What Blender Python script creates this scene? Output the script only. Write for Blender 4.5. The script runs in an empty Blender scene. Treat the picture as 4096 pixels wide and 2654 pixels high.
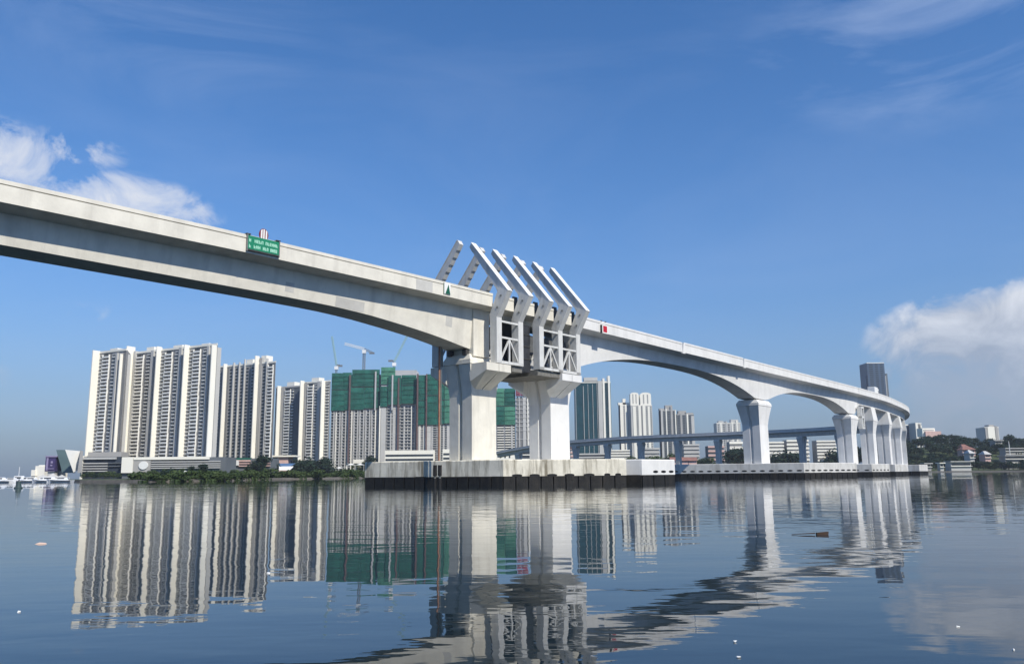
import bpy, bmesh, math, random
from mathutils import Vector, Matrix
random.seed(7)
SC = bpy.context.scene
COL = SC.collection
R = math.radians
PI = math.pi

# ------------------------------------------------------------------ camera
FPX, PW, PH = 3300.0, 4096.0, 2654.0        # focal length in photo pixels, photo size
CAM_H = 2.85
WL = 1.2            # water level
PITCH, ROLL = math.atan(567/3300.0), 0.009
cam = bpy.data.cameras.new('camera')
cam_ob = bpy.data.objects.new('camera', cam); COL.objects.link(cam_ob)
cam.sensor_fit = 'HORIZONTAL'; cam.sensor_width = 36.0; cam.lens = FPX/PW*36.0
cam.clip_start = 0.2; cam.clip_end = 20000
fw = Vector((0, math.cos(PITCH), math.sin(PITCH)))
rt0 = Vector((1, 0, 0)); up0 = rt0.cross(fw)
rt = math.cos(ROLL)*rt0 - math.sin(ROLL)*up0
up = math.cos(ROLL)*up0 + math.sin(ROLL)*rt0
m = Matrix((rt, up, -fw)).transposed().to_4x4(); m.translation = (0, 0, CAM_H)
cam_ob.matrix_world = m
SC.camera = cam_ob

# ------------------------------------------------------------------ sun, sky, exposure
SUN_EL = R(45)
SUN_AZ = R(140)                                   # clockwise from +Y
sd = Vector((math.sin(SUN_AZ)*math.cos(SUN_EL), math.cos(SUN_AZ)*math.cos(SUN_EL), math.sin(SUN_EL)))
sl = bpy.data.lights.new('sun', 'SUN'); sl.energy = 4.3; sl.angle = R(0.53); sl.color = (1.0, 0.94, 0.82)
so = bpy.data.objects.new('sun', sl); COL.objects.link(so)
so.rotation_euler = sd.to_track_quat('Z', 'Y').to_euler(); so.location = (150, -150, 300)
SKY_STRENGTH = 0.15
vs = SC.view_settings
vs.view_transform = 'Standard'; vs.look = 'None'; vs.exposure = 0.20; vs.gamma = 1.0; vs.use_curve_mapping = False
SC.render.engine = 'CYCLES'
SC.cycles.use_denoising = True
SC.cycles.max_bounces = 8
SC.cycles.caustics_reflective = False; SC.cycles.caustics_refractive = False
SC.cycles.volume_bounces = 0

class NT:
    """small helper to write shader node trees"""
    def __init__(s, tree): s.t = tree; s.t.nodes.clear()
    def n(s, kind, **kw):
        o = s.t.nodes.new(kind)
        for k, v in kw.items(): setattr(o, k, v)
        return o
    def put(s, sock, v):
        if isinstance(v, bpy.types.NodeSocket): s.t.links.new(v, sock)
        else: sock.default_value = v
    def math(s, op, a, b=0.0, clamp=False):
        o = s.n('ShaderNodeMath', operation=op, use_clamp=clamp); s.put(o.inputs[0], a); s.put(o.inputs[1], b); return o.outputs[0]
    def noise(s, vec, scale, detail=4, rough=0.55, dist=0.0, out=0):
        o = s.n('ShaderNodeTexNoise'); s.put(o.inputs['Vector'], vec); o.inputs['Scale'].default_value = scale
        o.inputs['Detail'].default_value = detail; o.inputs['Roughness'].default_value = rough; o.inputs['Distortion'].default_value = dist
        return o.outputs[out]
    def mapv(s, vec, scale=(1,1,1), loc=(0,0,0), rot=(0,0,0)):
        o = s.n('ShaderNodeMapping'); s.put(o.inputs['Vector'], vec); o.inputs['Scale'].default_value = scale
        o.inputs['Location'].default_value = loc; o.inputs['Rotation'].default_value = rot; return o.outputs[0]
    def ramp(s, fac, stops, interp='LINEAR'):
        o = s.n('ShaderNodeValToRGB'); s.put(o.inputs[0], fac); cr = o.color_ramp; cr.interpolation = interp
        while len(cr.elements) < len(stops): cr.elements.new(0.5)
        for e, (p, c) in zip(cr.elements, stops):
            e.position = p; e.color = (c, c, c, 1) if isinstance(c, (int, float)) else (*c, 1)
        return o.outputs[0]
    def mix(s, fac, a, b, mode='MIX'):
        o = s.n('ShaderNodeMix', data_type='RGBA', blend_type=mode)
        s.put(o.inputs[0], fac)
        for sock, v in ((o.inputs[6], a), (o.inputs[7], b)):
            s.put(sock, v if isinstance(v, bpy.types.NodeSocket) else (*v, 1) if len(v) == 3 else v)
        return o.outputs[2]

def cam_dir(px, py):
    return (fw + rt*(px-PW/2)/FPX - up*(py-PH/2)/FPX).normalized()

def make_world():
    w = bpy.data.worlds.new('World'); SC.world = w; w.use_nodes = True
    N = NT(w.node_tree)
    sky = N.n('ShaderNodeTexSky', sky_type='NISHITA')
    sky.sun_disc = False; sky.sun_elevation = SUN_EL; sky.sun_rotation = SUN_AZ
    sky.altitude = 0; sky.air_density = 0.8; sky.dust_density = 0.2; sky.ozone_density = 3.0
    hs = N.n('ShaderNodeHueSaturation'); hs.inputs['Saturation'].default_value = 1.25; hs.inputs['Hue'].default_value = 0.503; N.put(hs.inputs['Color'], sky.outputs[0])
    tc = N.n('ShaderNodeTexCoord'); g = tc.outputs['Generated']
    sp = N.n('ShaderNodeSeparateXYZ'); N.put(sp.inputs[0], g)
    x, y, z = sp.outputs
    az = N.math('ARCTAN2', x, y); el = N.math('ARCSINE', z)
    # grey-blue smog layer lying all round the horizon
    fog = N.math('POWER', 2.71828, N.math('MULTIPLY', -1.0, N.math('POWER', N.math('MULTIPLY', N.math('MAXIMUM', el, 0.0), 5.45), 1.3)))
    base = N.mix(N.math('MULTIPLY', fog, 0.97), hs.outputs[0], (0.78, 1.13, 1.74))
    n1 = N.noise(N.mapv(g, (1, 1, 1.3)), 15.0, 10, 0.64, 0.55)
    n2 = N.noise(N.mapv(g, (1, 1, 3.2), (3.1, 1.2, 0.4), (0, R(25), R(20))), 2.6, 7, 0.62, 0.8)
    # cumulus banks low over the horizon, each an ellipse in azimuth and elevation roughened by noise
    def bank(az0, el0, ra, re, gain=1.0):
        a = N.math('DIVIDE', N.math('SUBTRACT', az, az0), ra); e = N.math('DIVIDE', N.math('SUBTRACT', el, el0), re)
        d = N.math('ADD', N.math('MULTIPLY', a, a), N.math('MULTIPLY', e, e))
        return N.math('MULTIPLY', N.math('SUBTRACT', 1.0, d), gain)
    banks = [(-0.625,0.325,0.125,0.052,0.62),(-0.46,0.285,0.120,0.050,0.85),(-0.51,0.345,0.06,0.026,.35),(-0.49,0.176,0.050,0.012,.16),(-0.58,0.106,0.06,0.018,.16),
             (0.555,0.140,0.155,0.058,1.5),(0.62,0.080,0.23,0.105,1.25),
             (1.6,0.17,0.35,0.06,1.0),(2.5,0.20,0.3,0.07,1.0),(-1.6,0.19,0.3,0.07,1.0),(-2.5,0.16,0.35,0.06,1.0)]
    mk = None
    for b in banks:
        v = bank(*b); mk = v if mk is None else N.math('MAXIMUM', mk, v)
    dens = N.math('ADD', mk, N.math('MULTIPLY', N.math('SUBTRACT', n1, 0.52), 3.0))
    cum = N.math('MULTIPLY', N.ramp(dens, [(0.06, 0.0), (0.40, 0.52), (1.0, 1.0)]), N.ramp(mk, [(0.0, 0.0), (0.30, 1.0)]))
    cum = N.math('MULTIPLY', cum, N.ramp(el, [(0.02, 0.40), (0.13, 0.78), (0.19, 0.94)]))
    cir = N.math('MULTIPLY', N.ramp(n2, [(0.44, 0.0), (0.74, 0.7)]), N.math('ADD', 0.12, N.math('MULTIPLY', N.ramp(N.math('MAXIMUM', bank(0.52,0.46,0.24,0.11), bank(-0.45,0.50,0.22,0.10,0.6)), [(0.0, 0.0), (0.8, 1.0)]), 0.55)))
    lit = N.math('ADD', N.math('MULTIPLY', n1, 0.6), N.math('MULTIPLY', el, 2.0))
    ccol = N.mix(N.ramp(lit, [(0.50, 0.0), (0.74, 1.0)]), (2.3, 2.55, 3.1), (4.7, 4.85, 5.2))
    c1 = N.mix(cir, base, (3.0, 3.7, 5.2))
    c2 = N.mix(cum, c1, ccol)
    bg = N.n('ShaderNodeBackground'); N.put(bg.inputs[0], c2); bg.inputs[1].default_value = SKY_STRENGTH
    out = N.n('ShaderNodeOutputWorld'); N.put(out.inputs[0], bg.outputs[0])
make_world()

# ------------------------------------------------------------------ materials
def mat(name, col, rough=0.8, var=0.0, scale=1.0, metal=0.0, streak=0.0, streak_col=None, bump=0.0, bscale=3.0, spec=0.35, streak_scale=(0.5, 0.5, 0.05), streak_rng=(0.5, 0.75)):
    m = bpy.data.materials.new(name); m.use_nodes = True
    N = NT(m.node_tree)
    b = N.n('ShaderNodeBsdfPrincipled'); o = N.n('ShaderNodeOutputMaterial'); N.put(o.inputs[0], b.outputs[0])
    b.inputs['Roughness'].default_value = rough; b.inputs['Metallic'].default_value = metal
    b.inputs['Specular IOR Level'].default_value = spec
    ge = N.n('ShaderNodeNewGeometry'); P = ge.outputs['Position']
    c = (*col, 1)
    if var > 0:
        f = N.ramp(N.noise(P, scale, 6, 0.6), [(0.3, 0.0), (0.7, 1.0)])
        c = N.mix(f, tuple(v*(1-var) for v in col), tuple(min(1, v*(1+var)) for v in col))
    if streak > 0:
        f = N.math('MULTIPLY', N.ramp(N.noise(N.mapv(P, streak_scale), 1.0, 5, 0.6), [(streak_rng[0], 0.0), (streak_rng[1], 1.0)]), streak)
        sc = streak_col or tuple(v*0.4 for v in col)
        c = N.mix(f, c, sc)
    N.put(b.inputs['Base Color'], c)
    if bump > 0:
        bn = N.n('ShaderNodeBump'); bn.inputs['Distance'].default_value = bump
        N.put(bn.inputs['Height'], N.noise(P, bscale, 4, 0.6)); N.put(b.inputs['Normal'], bn.outputs[0])
    return m

M = {}
M['concrete'] = mat('weathered pale concrete', (0.71, 0.68, 0.60), 0.85, 0.09, 0.45, streak=0.38, streak_col=(0.36, 0.34, 0.30), bump=0.02, bscale=2, streak_scale=(0.55, 0.55, 0.06))
M['concrete_old'] = mat('streaked pile cap concrete', (0.73, 0.69, 0.58), 0.88, 0.16, 0.5, streak=0.95, streak_col=(0.20, 0.175, 0.125), bump=0.03, bscale=2, streak_scale=(0.9, 0.9, 0.12), streak_rng=(0.48, 0.68))
M['concrete_shade'] = mat('shade toned concrete', (0.56, 0.56, 0.55), 0.88, 0.10, 0.4, streak=0.3, streak_col=(0.26, 0.26, 0.26))  # darker copy of the viaduct concrete; the return leg's shade put into colour
M['concrete_pale'] = mat('pale grey concrete', (0.72, 0.715, 0.70), 0.85, 0.07, 0.4, streak=0.34, streak_col=(0.42, 0.42, 0.41), bump=0.02, bscale=2)  # whiter copy of the bridge concrete; distance haze put into its tone
M['cap_grey'] = mat('weathered grey cap concrete', (0.58, 0.575, 0.555), 0.88, 0.12, 0.5, streak=0.6, streak_col=(0.30, 0.29, 0.26), streak_scale=(0.6, 0.6, 0.1), streak_rng=(0.48, 0.7))
M['skirt'] = mat('wet dark skirt panel', (0.014, 0.013, 0.012), 0.6, 0.5, 1.2, streak=0.55, streak_col=(0.05, 0.042, 0.032), bump=0.05, bscale=4, streak_scale=(1.2, 1.2, 0.3))
M['joint'] = mat('damp joint concrete', (0.17, 0.165, 0.15), 0.8, 0.3, 1.5)
M['white_steel'] = mat('white painted steel', (0.63, 0.63, 0.61), 0.5, 0.08, 0.7, streak=0.45, streak_col=(0.36, 0.33, 0.28), streak_scale=(1.5, 1.5, 0.2))
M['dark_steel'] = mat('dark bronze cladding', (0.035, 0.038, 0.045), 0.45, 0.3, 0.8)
M['bearing'] = mat('dark bearing steel', (0.05, 0.05, 0.05), 0.6, 0.3, 2)
M['asphalt'] = mat('asphalt', (0.05, 0.05, 0.052), 0.9, 0.2, 2)
M['sign_green'] = mat('green sign face', (0.012, 0.22, 0.115), 0.45, 0.08, 1)
M['sign_letter'] = mat('pale green lettering', (0.45, 0.80, 0.62), 0.5)
M['tri_green'] = mat('dark green mark', (0.008, 0.10, 0.06), 0.5, 0.1, 1)
M['sign_frame'] = mat('galvanised sign frame', (0.22, 0.23, 0.22), 0.5, 0.15, 3, metal=0.3)
M['red'] = mat('red mark paint', (0.50, 0.012, 0.03), 0.5, 0.1, 2)
M['dark_red'] = mat('dark red stripe', (0.20, 0.02, 0.03), 0.5)
M['white'] = mat('white paint', (0.80, 0.80, 0.78), 0.6, 0.04, 0.5)
M['black'] = mat('black rubber', (0.012, 0.012, 0.013), 0.7, 0.3, 2)
M['rust'] = mat('rusty steel', (0.33, 0.17, 0.11), 0.8, 0.25, 1.2, streak=0.5, streak_col=(0.40, 0.33, 0.30))
M['twr_slab'] = mat('off white balcony render', (0.82, 0.81, 0.77), 0.85, 0.06, 0.1)
M['twr_white'] = mat('cream white render', (0.88, 0.85, 0.76), 0.8, 0.03, 0.06)
M['twr_grey'] = mat('grey render', (0.38, 0.37, 0.355), 0.85, 0.08, 0.05)
M['twr_mid'] = mat('light grey render', (0.50, 0.495, 0.48), 0.85, 0.06, 0.05)
M['twr_dark'] = mat('dark grey render', (0.13, 0.145, 0.16), 0.7, 0.15, 0.05)
M['slit'] = mat('shaft recess render', (0.20, 0.20, 0.20), 0.8, 0.1, 0.05)
M['recess'] = mat('balcony recess glass', (0.045, 0.05, 0.055), 0.25, 0.5, 0.3, spec=0.5)
M['pane'] = mat('dark window pane', (0.03, 0.035, 0.04), 0.15, 0.5, 0.4, spec=0.5)
M['podium_dark'] = mat('dark car park opening', (0.035, 0.045, 0.06), 0.6, 0.4, 0.1)
M['teal_glass'] = mat('teal curtain glass', (0.006, 0.050, 0.066), 0.35, 0.3, 0.08, spec=0.25)
M['blue_glass'] = mat('blue grey glass', (0.05, 0.085, 0.14), 0.5, 0.2, 0.03, spec=0.3)
M['net'] = mat('green safety net', (0.016, 0.115, 0.088), 0.9, 0.30, 0.12, streak=0.6, streak_col=(0.01, 0.06, 0.055), streak_scale=(0.25, 0.25, 0.02), bump=0.15, bscale=0.8)
M['net_pale'] = mat('pale green safety net', (0.065, 0.22, 0.15), 0.9, 0.18, 0.2, bump=0.15, bscale=0.8)  # paler copy of net; on the middle block's corner sunlight put into colour
M['net_red'] = mat('pink formwork net', (0.42, 0.10, 0.16), 0.9, 0.2, 0.2)
M['raw_conc'] = mat('raw frame concrete', (0.46, 0.46, 0.47), 0.9, 0.12, 0.1)
M['mast_red'] = mat('dull red hoist mast', (0.13, 0.085, 0.085), 0.8, 0.2, 0.3)
M['crane_grey'] = mat('grey crane lattice', (0.16, 0.17, 0.19), 0.6)
M['crane_white'] = mat('white crane jib', (0.75, 0.76, 0.76), 0.6)
M['crane_green'] = mat('pale green crane jib', (0.30, 0.46, 0.42), 0.7)
M['purple'] = mat('purple hoarding', (0.055, 0.040, 0.13), 0.6, 0.25, 0.4)
M['lilac'] = mat('lilac hoarding edge', (0.30, 0.26, 0.42), 0.7)
M['teal_wall'] = mat('grey teal cladding', (0.11, 0.17, 0.18), 0.6, 0.15, 0.1)
M['blue_roof'] = mat('blue sheet roof', (0.08, 0.16, 0.30), 0.5, 0.2, 0.3)
M['red_roof'] = mat('red tiled roof', (0.24, 0.12, 0.10), 0.8, 0.2, 0.3)
M['pink_wall'] = mat('pinkish render', (0.62, 0.42, 0.38), 0.85, 0.1, 0.2)
M['grass'] = mat('shore grass', (0.055, 0.075, 0.03), 0.95, 0.35, 0.15)
M['stone'] = mat('stone revetment', (0.11, 0.10, 0.085), 0.95, 0.4, 0.6, bump=0.3, bscale=0.8)
M['trunk'] = mat('bark', (0.09, 0.07, 0.05), 0.95, 0.2, 2)
M['hull_white'] = mat('white boat hull', (0.78, 0.79, 0.80), 0.4)
M['boat_dark'] = mat('dark boat trim', (0.05, 0.055, 0.07), 0.5)
M['buoy'] = mat('dark buoy', (0.04, 0.07, 0.075), 0.6, 0.2, 2)
M['wood'] = mat('sodden brown wood', (0.05, 0.028, 0.017), 0.7, 0.3, 4)
M['foam'] = mat('white plastic', (0.8, 0.8, 0.78), 0.4)
M['beige'] = mat('beige plastic scrap', (0.62, 0.45, 0.36), 0.6)
def leaf_mat(name, a, b):
    m = bpy.data.materials.new(name); m.use_nodes = True; N = NT(m.node_tree)
    p = N.n('ShaderNodeBsdfPrincipled'); o = N.n('ShaderNodeOutputMaterial')
    ge = N.n('ShaderNodeNewGeometry'); oi = N.n('ShaderNodeObjectInfo')
    f = N.noise(ge.outputs['Position'], 0.35, 3, 0.6)
    f2 = N.math('ADD', N.math('MULTIPLY', f, 0.7), N.math('MULTIPLY', oi.outputs['Random'], 0.35))
    N.put(p.inputs['Base Color'], N.mix(f2, a, b)); p.inputs['Roughness'].default_value = 0.7; p.inputs['Specular IOR Level'].default_value = 0.2
    t = N.n('ShaderNodeBsdfTranslucent'); N.put(t.inputs[0], N.mix(f2, a, b))
    mx = N.n('ShaderNodeMixShader'); mx.inputs[0].default_value = 0.25
    N.put(mx.inputs[1], p.outputs[0]); N.put(mx.inputs[2], t.outputs[0]); N.put(o.inputs[0], mx.outputs[0]); return m
M['leaf'] = leaf_mat('green leaves', (0.026, 0.055, 0.018), (0.085, 0.120, 0.040))
M['leaf_dark'] = leaf_mat('dark green leaves', (0.008, 0.024, 0.016), (0.024, 0.048, 0.026))

def water_mat():
    m = bpy.data.materials.new('calm sea water'); m.use_nodes = True; N = NT(m.node_tree)
    b = N.n('ShaderNodeBsdfPrincipled'); o = N.n('ShaderNodeOutputMaterial'); N.put(o.inputs[0], b.outputs[0])
    b.inputs['Base Color'].default_value = (0.012, 0.022, 0.029, 1); b.inputs['Roughness'].default_value = 0.012
    b.inputs['IOR'].default_value = 1.333; b.inputs['Specular IOR Level'].default_value = 0.30
    ge = N.n('ShaderNodeNewGeometry'); P = ge.outputs['Position']
    a = N.noise(N.mapv(P, (0.24, 0.46, 1), rot=(0, 0, R(8))), 1.0, 2, 0.5)          # long low swell
    c = N.noise(N.mapv(P, (0.80, 1.40, 1), rot=(0, 0, R(-12))), 1.0, 2, 0.5, 0.3)    # metre ripples
    e = N.noise(N.mapv(P, (2.0, 5.0, 1), rot=(0, 0, R(20))), 1.0, 2, 0.5)            # small ripples
    gust = N.ramp(N.noise(N.mapv(P, (0.02, 0.05, 1)), 1.0, 3, 0.55), [(0.38, 0.25), (0.64, 1.0)])
    h = N.math('ADD', N.math('MULTIPLY', a, 0.019), N.math('MULTIPLY', N.math('ADD', N.math('MULTIPLY', c, 0.0125), N.math('MULTIPLY', e, 0.0020)), gust))
    bn = N.n('ShaderNodeBump'); bn.inputs['Strength'].default_value = 1.0; bn.inputs['Distance'].default_value = 1.0
    N.put(bn.inputs['Height'], h); N.put(b.inputs['Normal'], bn.outputs[0])
    return m
M['water'] = water_mat()

# ------------------------------------------------------------------ mesh helpers
ORD = ('first','second','third','fourth','fifth','sixth','seventh','eighth','ninth','tenth','eleventh','twelfth','thirteenth','fourteenth','fifteenth')
class MB:
    def __init__(s): s.v = []; s.f = []; s.mi = []; s.cur = 0
    def add(s, vs, fs):
        o = len(s.v); s.v += [tuple(p) for p in vs]
        for f in fs: s.f.append([o+i for i in f]); s.mi.append(s.cur)
        return s
    def box(s, x0, x1, y0, y1, z0, z1):
        return s.hexa([(x0,y0,z0),(x1,y0,z0),(x1,y1,z0),(x0,y1,z0),(x0,y0,z1),(x1,y0,z1),(x1,y1,z1),(x0,y1,z1)])
    def hexa(s, p):
        return s.add(p, [(0,3,2,1),(4,5,6,7),(0,1,5,4),(1,2,6,5),(2,3,7,6),(3,0,4,7)])
    def prism(s, poly, z0, z1, poly2=None):
        n = len(poly); q = poly2 or poly
        vs = [(x,y,z0) for x,y in poly]+[(x,y,z1) for x,y in q]
        return s.add(vs, [tuple(reversed(range(n))), tuple(range(n,2*n))]+[(i,(i+1)%n,n+(i+1)%n,n+i) for i in range(n)])
    def loft(s, rings, cap=True, closed=True):
        n = len(rings[0]); vs = [p for r in rings for p in r]; fs = []
        for k in range(len(rings)-1):
            for i in range(n if closed else n-1):
                j = (i+1)%n; fs.append((k*n+i, k*n+j, (k+1)*n+j, (k+1)*n+i))
        if cap: fs.append(tuple(reversed(range(n)))); fs.append(tuple(range((len(rings)-1)*n, len(rings)*n)))
        return s.add(vs, fs)
    def tube(s, p, q, r, n=8, r2=None):
        p, q = Vector(p), Vector(q); d = (q-p).normalized(); r2 = r if r2 is None else r2
        a = d.orthogonal().normalized(); b = d.cross(a)
        ring = lambda c, rr: [tuple(c+(a*math.cos(t*2*PI/n)+b*math.sin(t*2*PI/n))*rr) for t in range(n)]
        return s.loft([ring(p, r), ring(q, r2)])
    def bar(s, p, q, w, t, upv=(0,0,1)):
        p, q = Vector(p), Vector(q); d = (q-p).normalized(); a = d.cross(Vector(upv))
        if a.length < 1e-4: a = d.orthogonal()
        a.normalize(); b = d.cross(a).normalized(); a = a*w/2; b = b*t/2
        ring = lambda c: [tuple(c+a+b), tuple(c-a+b), tuple(c-a-b), tuple(c+a-b)]
        return s.loft([ring(p), ring(q)])
    def mesh(s, name, mats, off=(0,0,0), fix=True, smooth=False):
        me = bpy.data.meshes.new(name)
        ox, oy, oz = off
        me.from_pydata([(x-ox, y-oy, z-oz) for x, y, z in s.v], [], s.f)
        if not isinstance(mats, (list, tuple)): mats = [mats]
        for mm in mats: me.materials.append(mm)
        if len(mats) > 1:
            for p, i in zip(me.polygons, s.mi): p.material_index = i
        if fix:
            bm = bmesh.new(); bm.from_mesh(me); bmesh.ops.recalc_face_normals(bm, faces=bm.faces); bm.to_mesh(me); bm.free()
        if smooth:
            for p in me.polygons: p.use_smooth = True
        me.update(); return me
    def build(s, name, mats, parent=None, off=None, bevel=0.0, **kw):
        """link as one object; with a parent that stands at a point, world coordinates are made local"""
        if off is None: off = tuple(parent['_o']) if parent is not None and '_o' in parent.keys() else (0,0,0)
        o = bpy.data.objects.new(name, s.mesh(name, mats, off, **kw)); COL.objects.link(o)
        if parent is not None: o.parent = parent
        if bevel > 0:
            b = o.modifiers.new('bevel', 'BEVEL'); b.width = bevel; b.segments = 2; b.limit_method = 'ANGLE'
        return o
def hull(points):
    bm = bmesh.new()
    for p in points: bm.verts.new(p)
    bmesh.ops.convex_hull(bm, input=bm.verts)
    me = MB(); bm.verts.ensure_lookup_table(); bm.verts.index_update()
    me.add([v.co[:] for v in bm.verts], [tuple(v.index for v in f.verts) for f in bm.faces]); bm.free(); return me
def tag(o, label=None, cat=None, group=None, kind=None):
    if label: o['label'] = label
    if cat: o['category'] = cat
    if group: o['group'] = group
    if kind: o['kind'] = kind
    return o
def thing(name, label, cat, loc=(0,0,0), rz=0, group=None, local=False):
    """an Empty at the thing's base; children are given in world coordinates unless local"""
    o = bpy.data.objects.new(name, None); COL.objects.link(o); o.location = loc; o.rotation_euler = (0,0,rz); o.empty_display_size = 0.5
    if not local: o['_o'] = tuple(loc)
    return tag(o, label, cat, group)
def inst(src_mesh, name, parent, loc=(0,0,0), rz=0, sc=None):
    o = bpy.data.objects.new(name, src_mesh); COL.objects.link(o); o.parent = parent; o.location = loc; o.rotation_euler = (0,0,rz)
    if sc: o.scale = sc
    return o
def copy_tree(o, parent=None):
    c = o.copy(); COL.objects.link(c)
    if parent is not None: c.parent = parent
    for ch in list(o.children): copy_tree(ch, c)
    return c

# ground point seen at photo column px, at distance D; and height there for photo row py
def gx(px, D): return (px-2048)/FPX*math.cos(PITCH)*D - 0.009*D*0.17
def hz(px, py, D):
    d = cam_dir(px, py); return CAM_H + d.z/d.y*D

# ------------------------------------------------------------------ water and land
def sheet(name, polys, mt, kind='structure'):
    mb = MB()
    for p in polys: mb.add(p, [tuple(range(len(p)))])
    return tag(mb.build(name, mt, fix=False), kind=kind)
wb = MB(); xs = [-3000, -600, 0, 600, 3000]; ys = [-400, 0, 250, 800, 3200]
for i in range(4):
    for j in range(4): wb.add([(xs[i],ys[j],WL),(xs[i+1],ys[j],WL),(xs[i+1],ys[j+1],WL),(xs[i],ys[j+1],WL)], [(0,1,2,3)])
tag(wb.build('water', M['water'], fix=False), kind='structure')

shore = [(140,470),(230,400),(320,330),(600,285),(900,300),(1000,340),(1130,400),(1450,450),(1800,560),(2100,760),(2700,770),(3300,735),(3700,690),(4000,650),(4600,560),(6200,400)]
pts = [(gx(px, D), D) for px, D in shore]
def land_z(): return 2.0
sh = MB()
n = len(pts); far = [(pts[-1][0]+600, 3100), (pts[0][0]-60, 3100)]
inner = [(x*1.012, y*1.012) for x, y in pts]
sh.add([(x,y,2.0) for x,y in inner+far], [tuple(range(n+2))])
tag(sh.build('shore_ground', M['grass'], fix=False), kind='structure')
rv = MB()
for i in range(n-1):
    (x0,y0),(x1,y1) = pts[i],pts[i+1]; (a0,b0),(a1,b1) = inner[i],inner[i+1]
    k = 14
    for q in range(k):
        t0, t1 = q/k, (q+1)/k
        lerp = lambda a,b,t: a+(b-a)*t
        jz = lambda t,s: 2.0
        rv.add([(lerp(x0,x1,t0),lerp(y0,y1,t0),0.4),(lerp(x0,x1,t1),lerp(y0,y1,t1),0.4),(lerp(a0,a1,t1),lerp(b0,b1,t1),2.004),(lerp(a0,a1,t0),lerp(b0,b1,t0),2.004)], [(0,1,2,3)])
tag(rv.build('shore_revetment', M['stone'], fix=False), kind='structure')

# ------------------------------------------------------------------ the viaduct: an edge curve, s along it, e across to the left, z up
TH = R(51.2); U = Vector((math.cos(TH), math.sin(TH), 0)); P0 = Vector((-2.8, 128.0, 0))
edge = [(P0+U*s) for s in (-150, -140, 0, 86, 150, 172)]
edge += [Vector((x,y,0)) for x,y in ((119,280),(138,306),(157,335.5),(174,364),(188,392),(201,422),(213,456),(221,492),(218,528),(202,562),(170,598),(124,638),(88,672),(54,704),(12,744),(-14,768),(-32,785))]
def catmull(P, step=2.0):
    out = []
    for i in range(1, len(P)-2):
        a,b,c,d = P[i-1:i+3]; k = max(2, int((c-b).length/step))
        for q in range(k):
            t = q/k
            out.append(0.5*((2*b)+(c-a)*t+(2*a-5*b+4*c-d)*t*t+(3*b-a-3*c+d)*t**3))
    out.append(P[-2]); return out
# straight part exact, then the bend
cur = [P0+U*s for s in range(-140, 172, 2)] + catmull([P0+U*150]+[P0+U*172]+edge[6:], 2.0)
acc = [-140.0]
for i in range(1, len(cur)): acc.append(acc[-1]+(cur[i]-cur[i-1]).length)
S_END = acc[-1]
def frame(s):
    if s <= 170: return P0+U*s, U
    lo, hi = 0, len(acc)-1
    while hi-lo > 1:
        md = (lo+hi)//2
        if acc[md] <= s: lo = md
        else: hi = md
    t = (s-acc[lo])/(acc[hi]-acc[lo]); p = cur[lo].lerp(cur[hi], t)
    a = cur[max(0, lo-1)]; b = cur[min(len(cur)-1, hi+1)]
    return p, (b-a).normalized()
def interp(tab, x):
    if x <= tab[0][0]: return tab[0][1]
    for (a,va),(b,vb) in zip(tab, tab[1:]):
        if x <= b: return va+(vb-va)*(x-a)/(b-a)
    return tab[-1][1]
ZT = [(-140,28.6),(-70,30.15),(-47,30.65),(-15,30.95),(0,31.0),(26,30.95),(64,30.7),(110,30.5),(165,30.35),(200,30.3),(300,30.5),(400,31.0),(S_END-150,31.3),(S_END-70,29.5),(S_END-20,24.5),(S_END,22.0)]
zt = lambda s: interp(ZT, s)
def B(s, e, z):
    p, t = frame(s); return (p.x-t.y*e, p.y+t.x*e, z)
PAR = 2.15; WID = 9.6
# soffit levels of the haunched spans
SOF = [(-140,24.0),(-90,24.3),(-70,24.65),(-40,24.85),(-30,24.8),(-24,24.55),(-18,24.05),(-12,23.45),(-7,22.75),(-2.6,22.0),(1.2,22.0)]
def arch(s, a, b, top, low):
    t = abs((s-(a+b)/2)/((b-a)/2)); return top-(top-low)*t**2.6
def soffit(s):
    if s <= 1.2: return interp(SOF, s)
    if s < 25.2: return 26.3
    if s < 108.0: return arch(s, 25.2, 108.0, 26.15, 21.6)
    if s < 116.6: return 21.6
    if s < 185.2: return arch(s, 116.6, 185.2, 25.45, 21.7)
    if s < 193.0: return 21.7
    if s < 198: return 21.7+(25.0-21.7)*(s-193)/5.0*1.0
    return zt(s)-5.1
def girder(mb, s0, s1, step, flat=False):
    k = max(1, int(round((s1-s0)/step))); rings = []
    for i in range(k+1):
        s = s0+(s1-s0)*i/k; zb = zt(s)-PAR; zs = zb-1.1 if flat else soffit(s)
        prof = [(0.10,zb+0.03),(2.1,zb-0.42),(2.6,zs),(7.0,zs),(7.5,zb-0.42),(9.5,zb+0.03),(9.5,zb+0.55),(0.10,zb+0.55)]
        rings.append([B(s,e,z) for e,z in prof])
    mb.loft(rings)
def parapet(mb, s0, s1, step, near=True, dz=0.0):
    k = max(1, int(round((s1-s0)/step))); rings = []
    for i in range(k+1):
        s = s0+(s1-s0)*i/k; z1 = zt(s)+dz; z0 = zt(s)-PAR
        prof = [(0.0,z0),(0.0,z1-0.50),(0.12,z1-0.50),(0.12,z1-0.40),(-0.04,z1-0.40),(-0.04,z1),(0.34,z1),(0.34,z1-0.7),(0.42,z0+0.45),(0.42,z0)]
        if not near: prof = [(WID-e, z) for e, z in prof]
        rings.append([B(s,e,z) for e,z in prof])
    mb.loft(rings)
conc, cpale, cold = M['concrete'], M['concrete_pale'], M['concrete_old']
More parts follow.
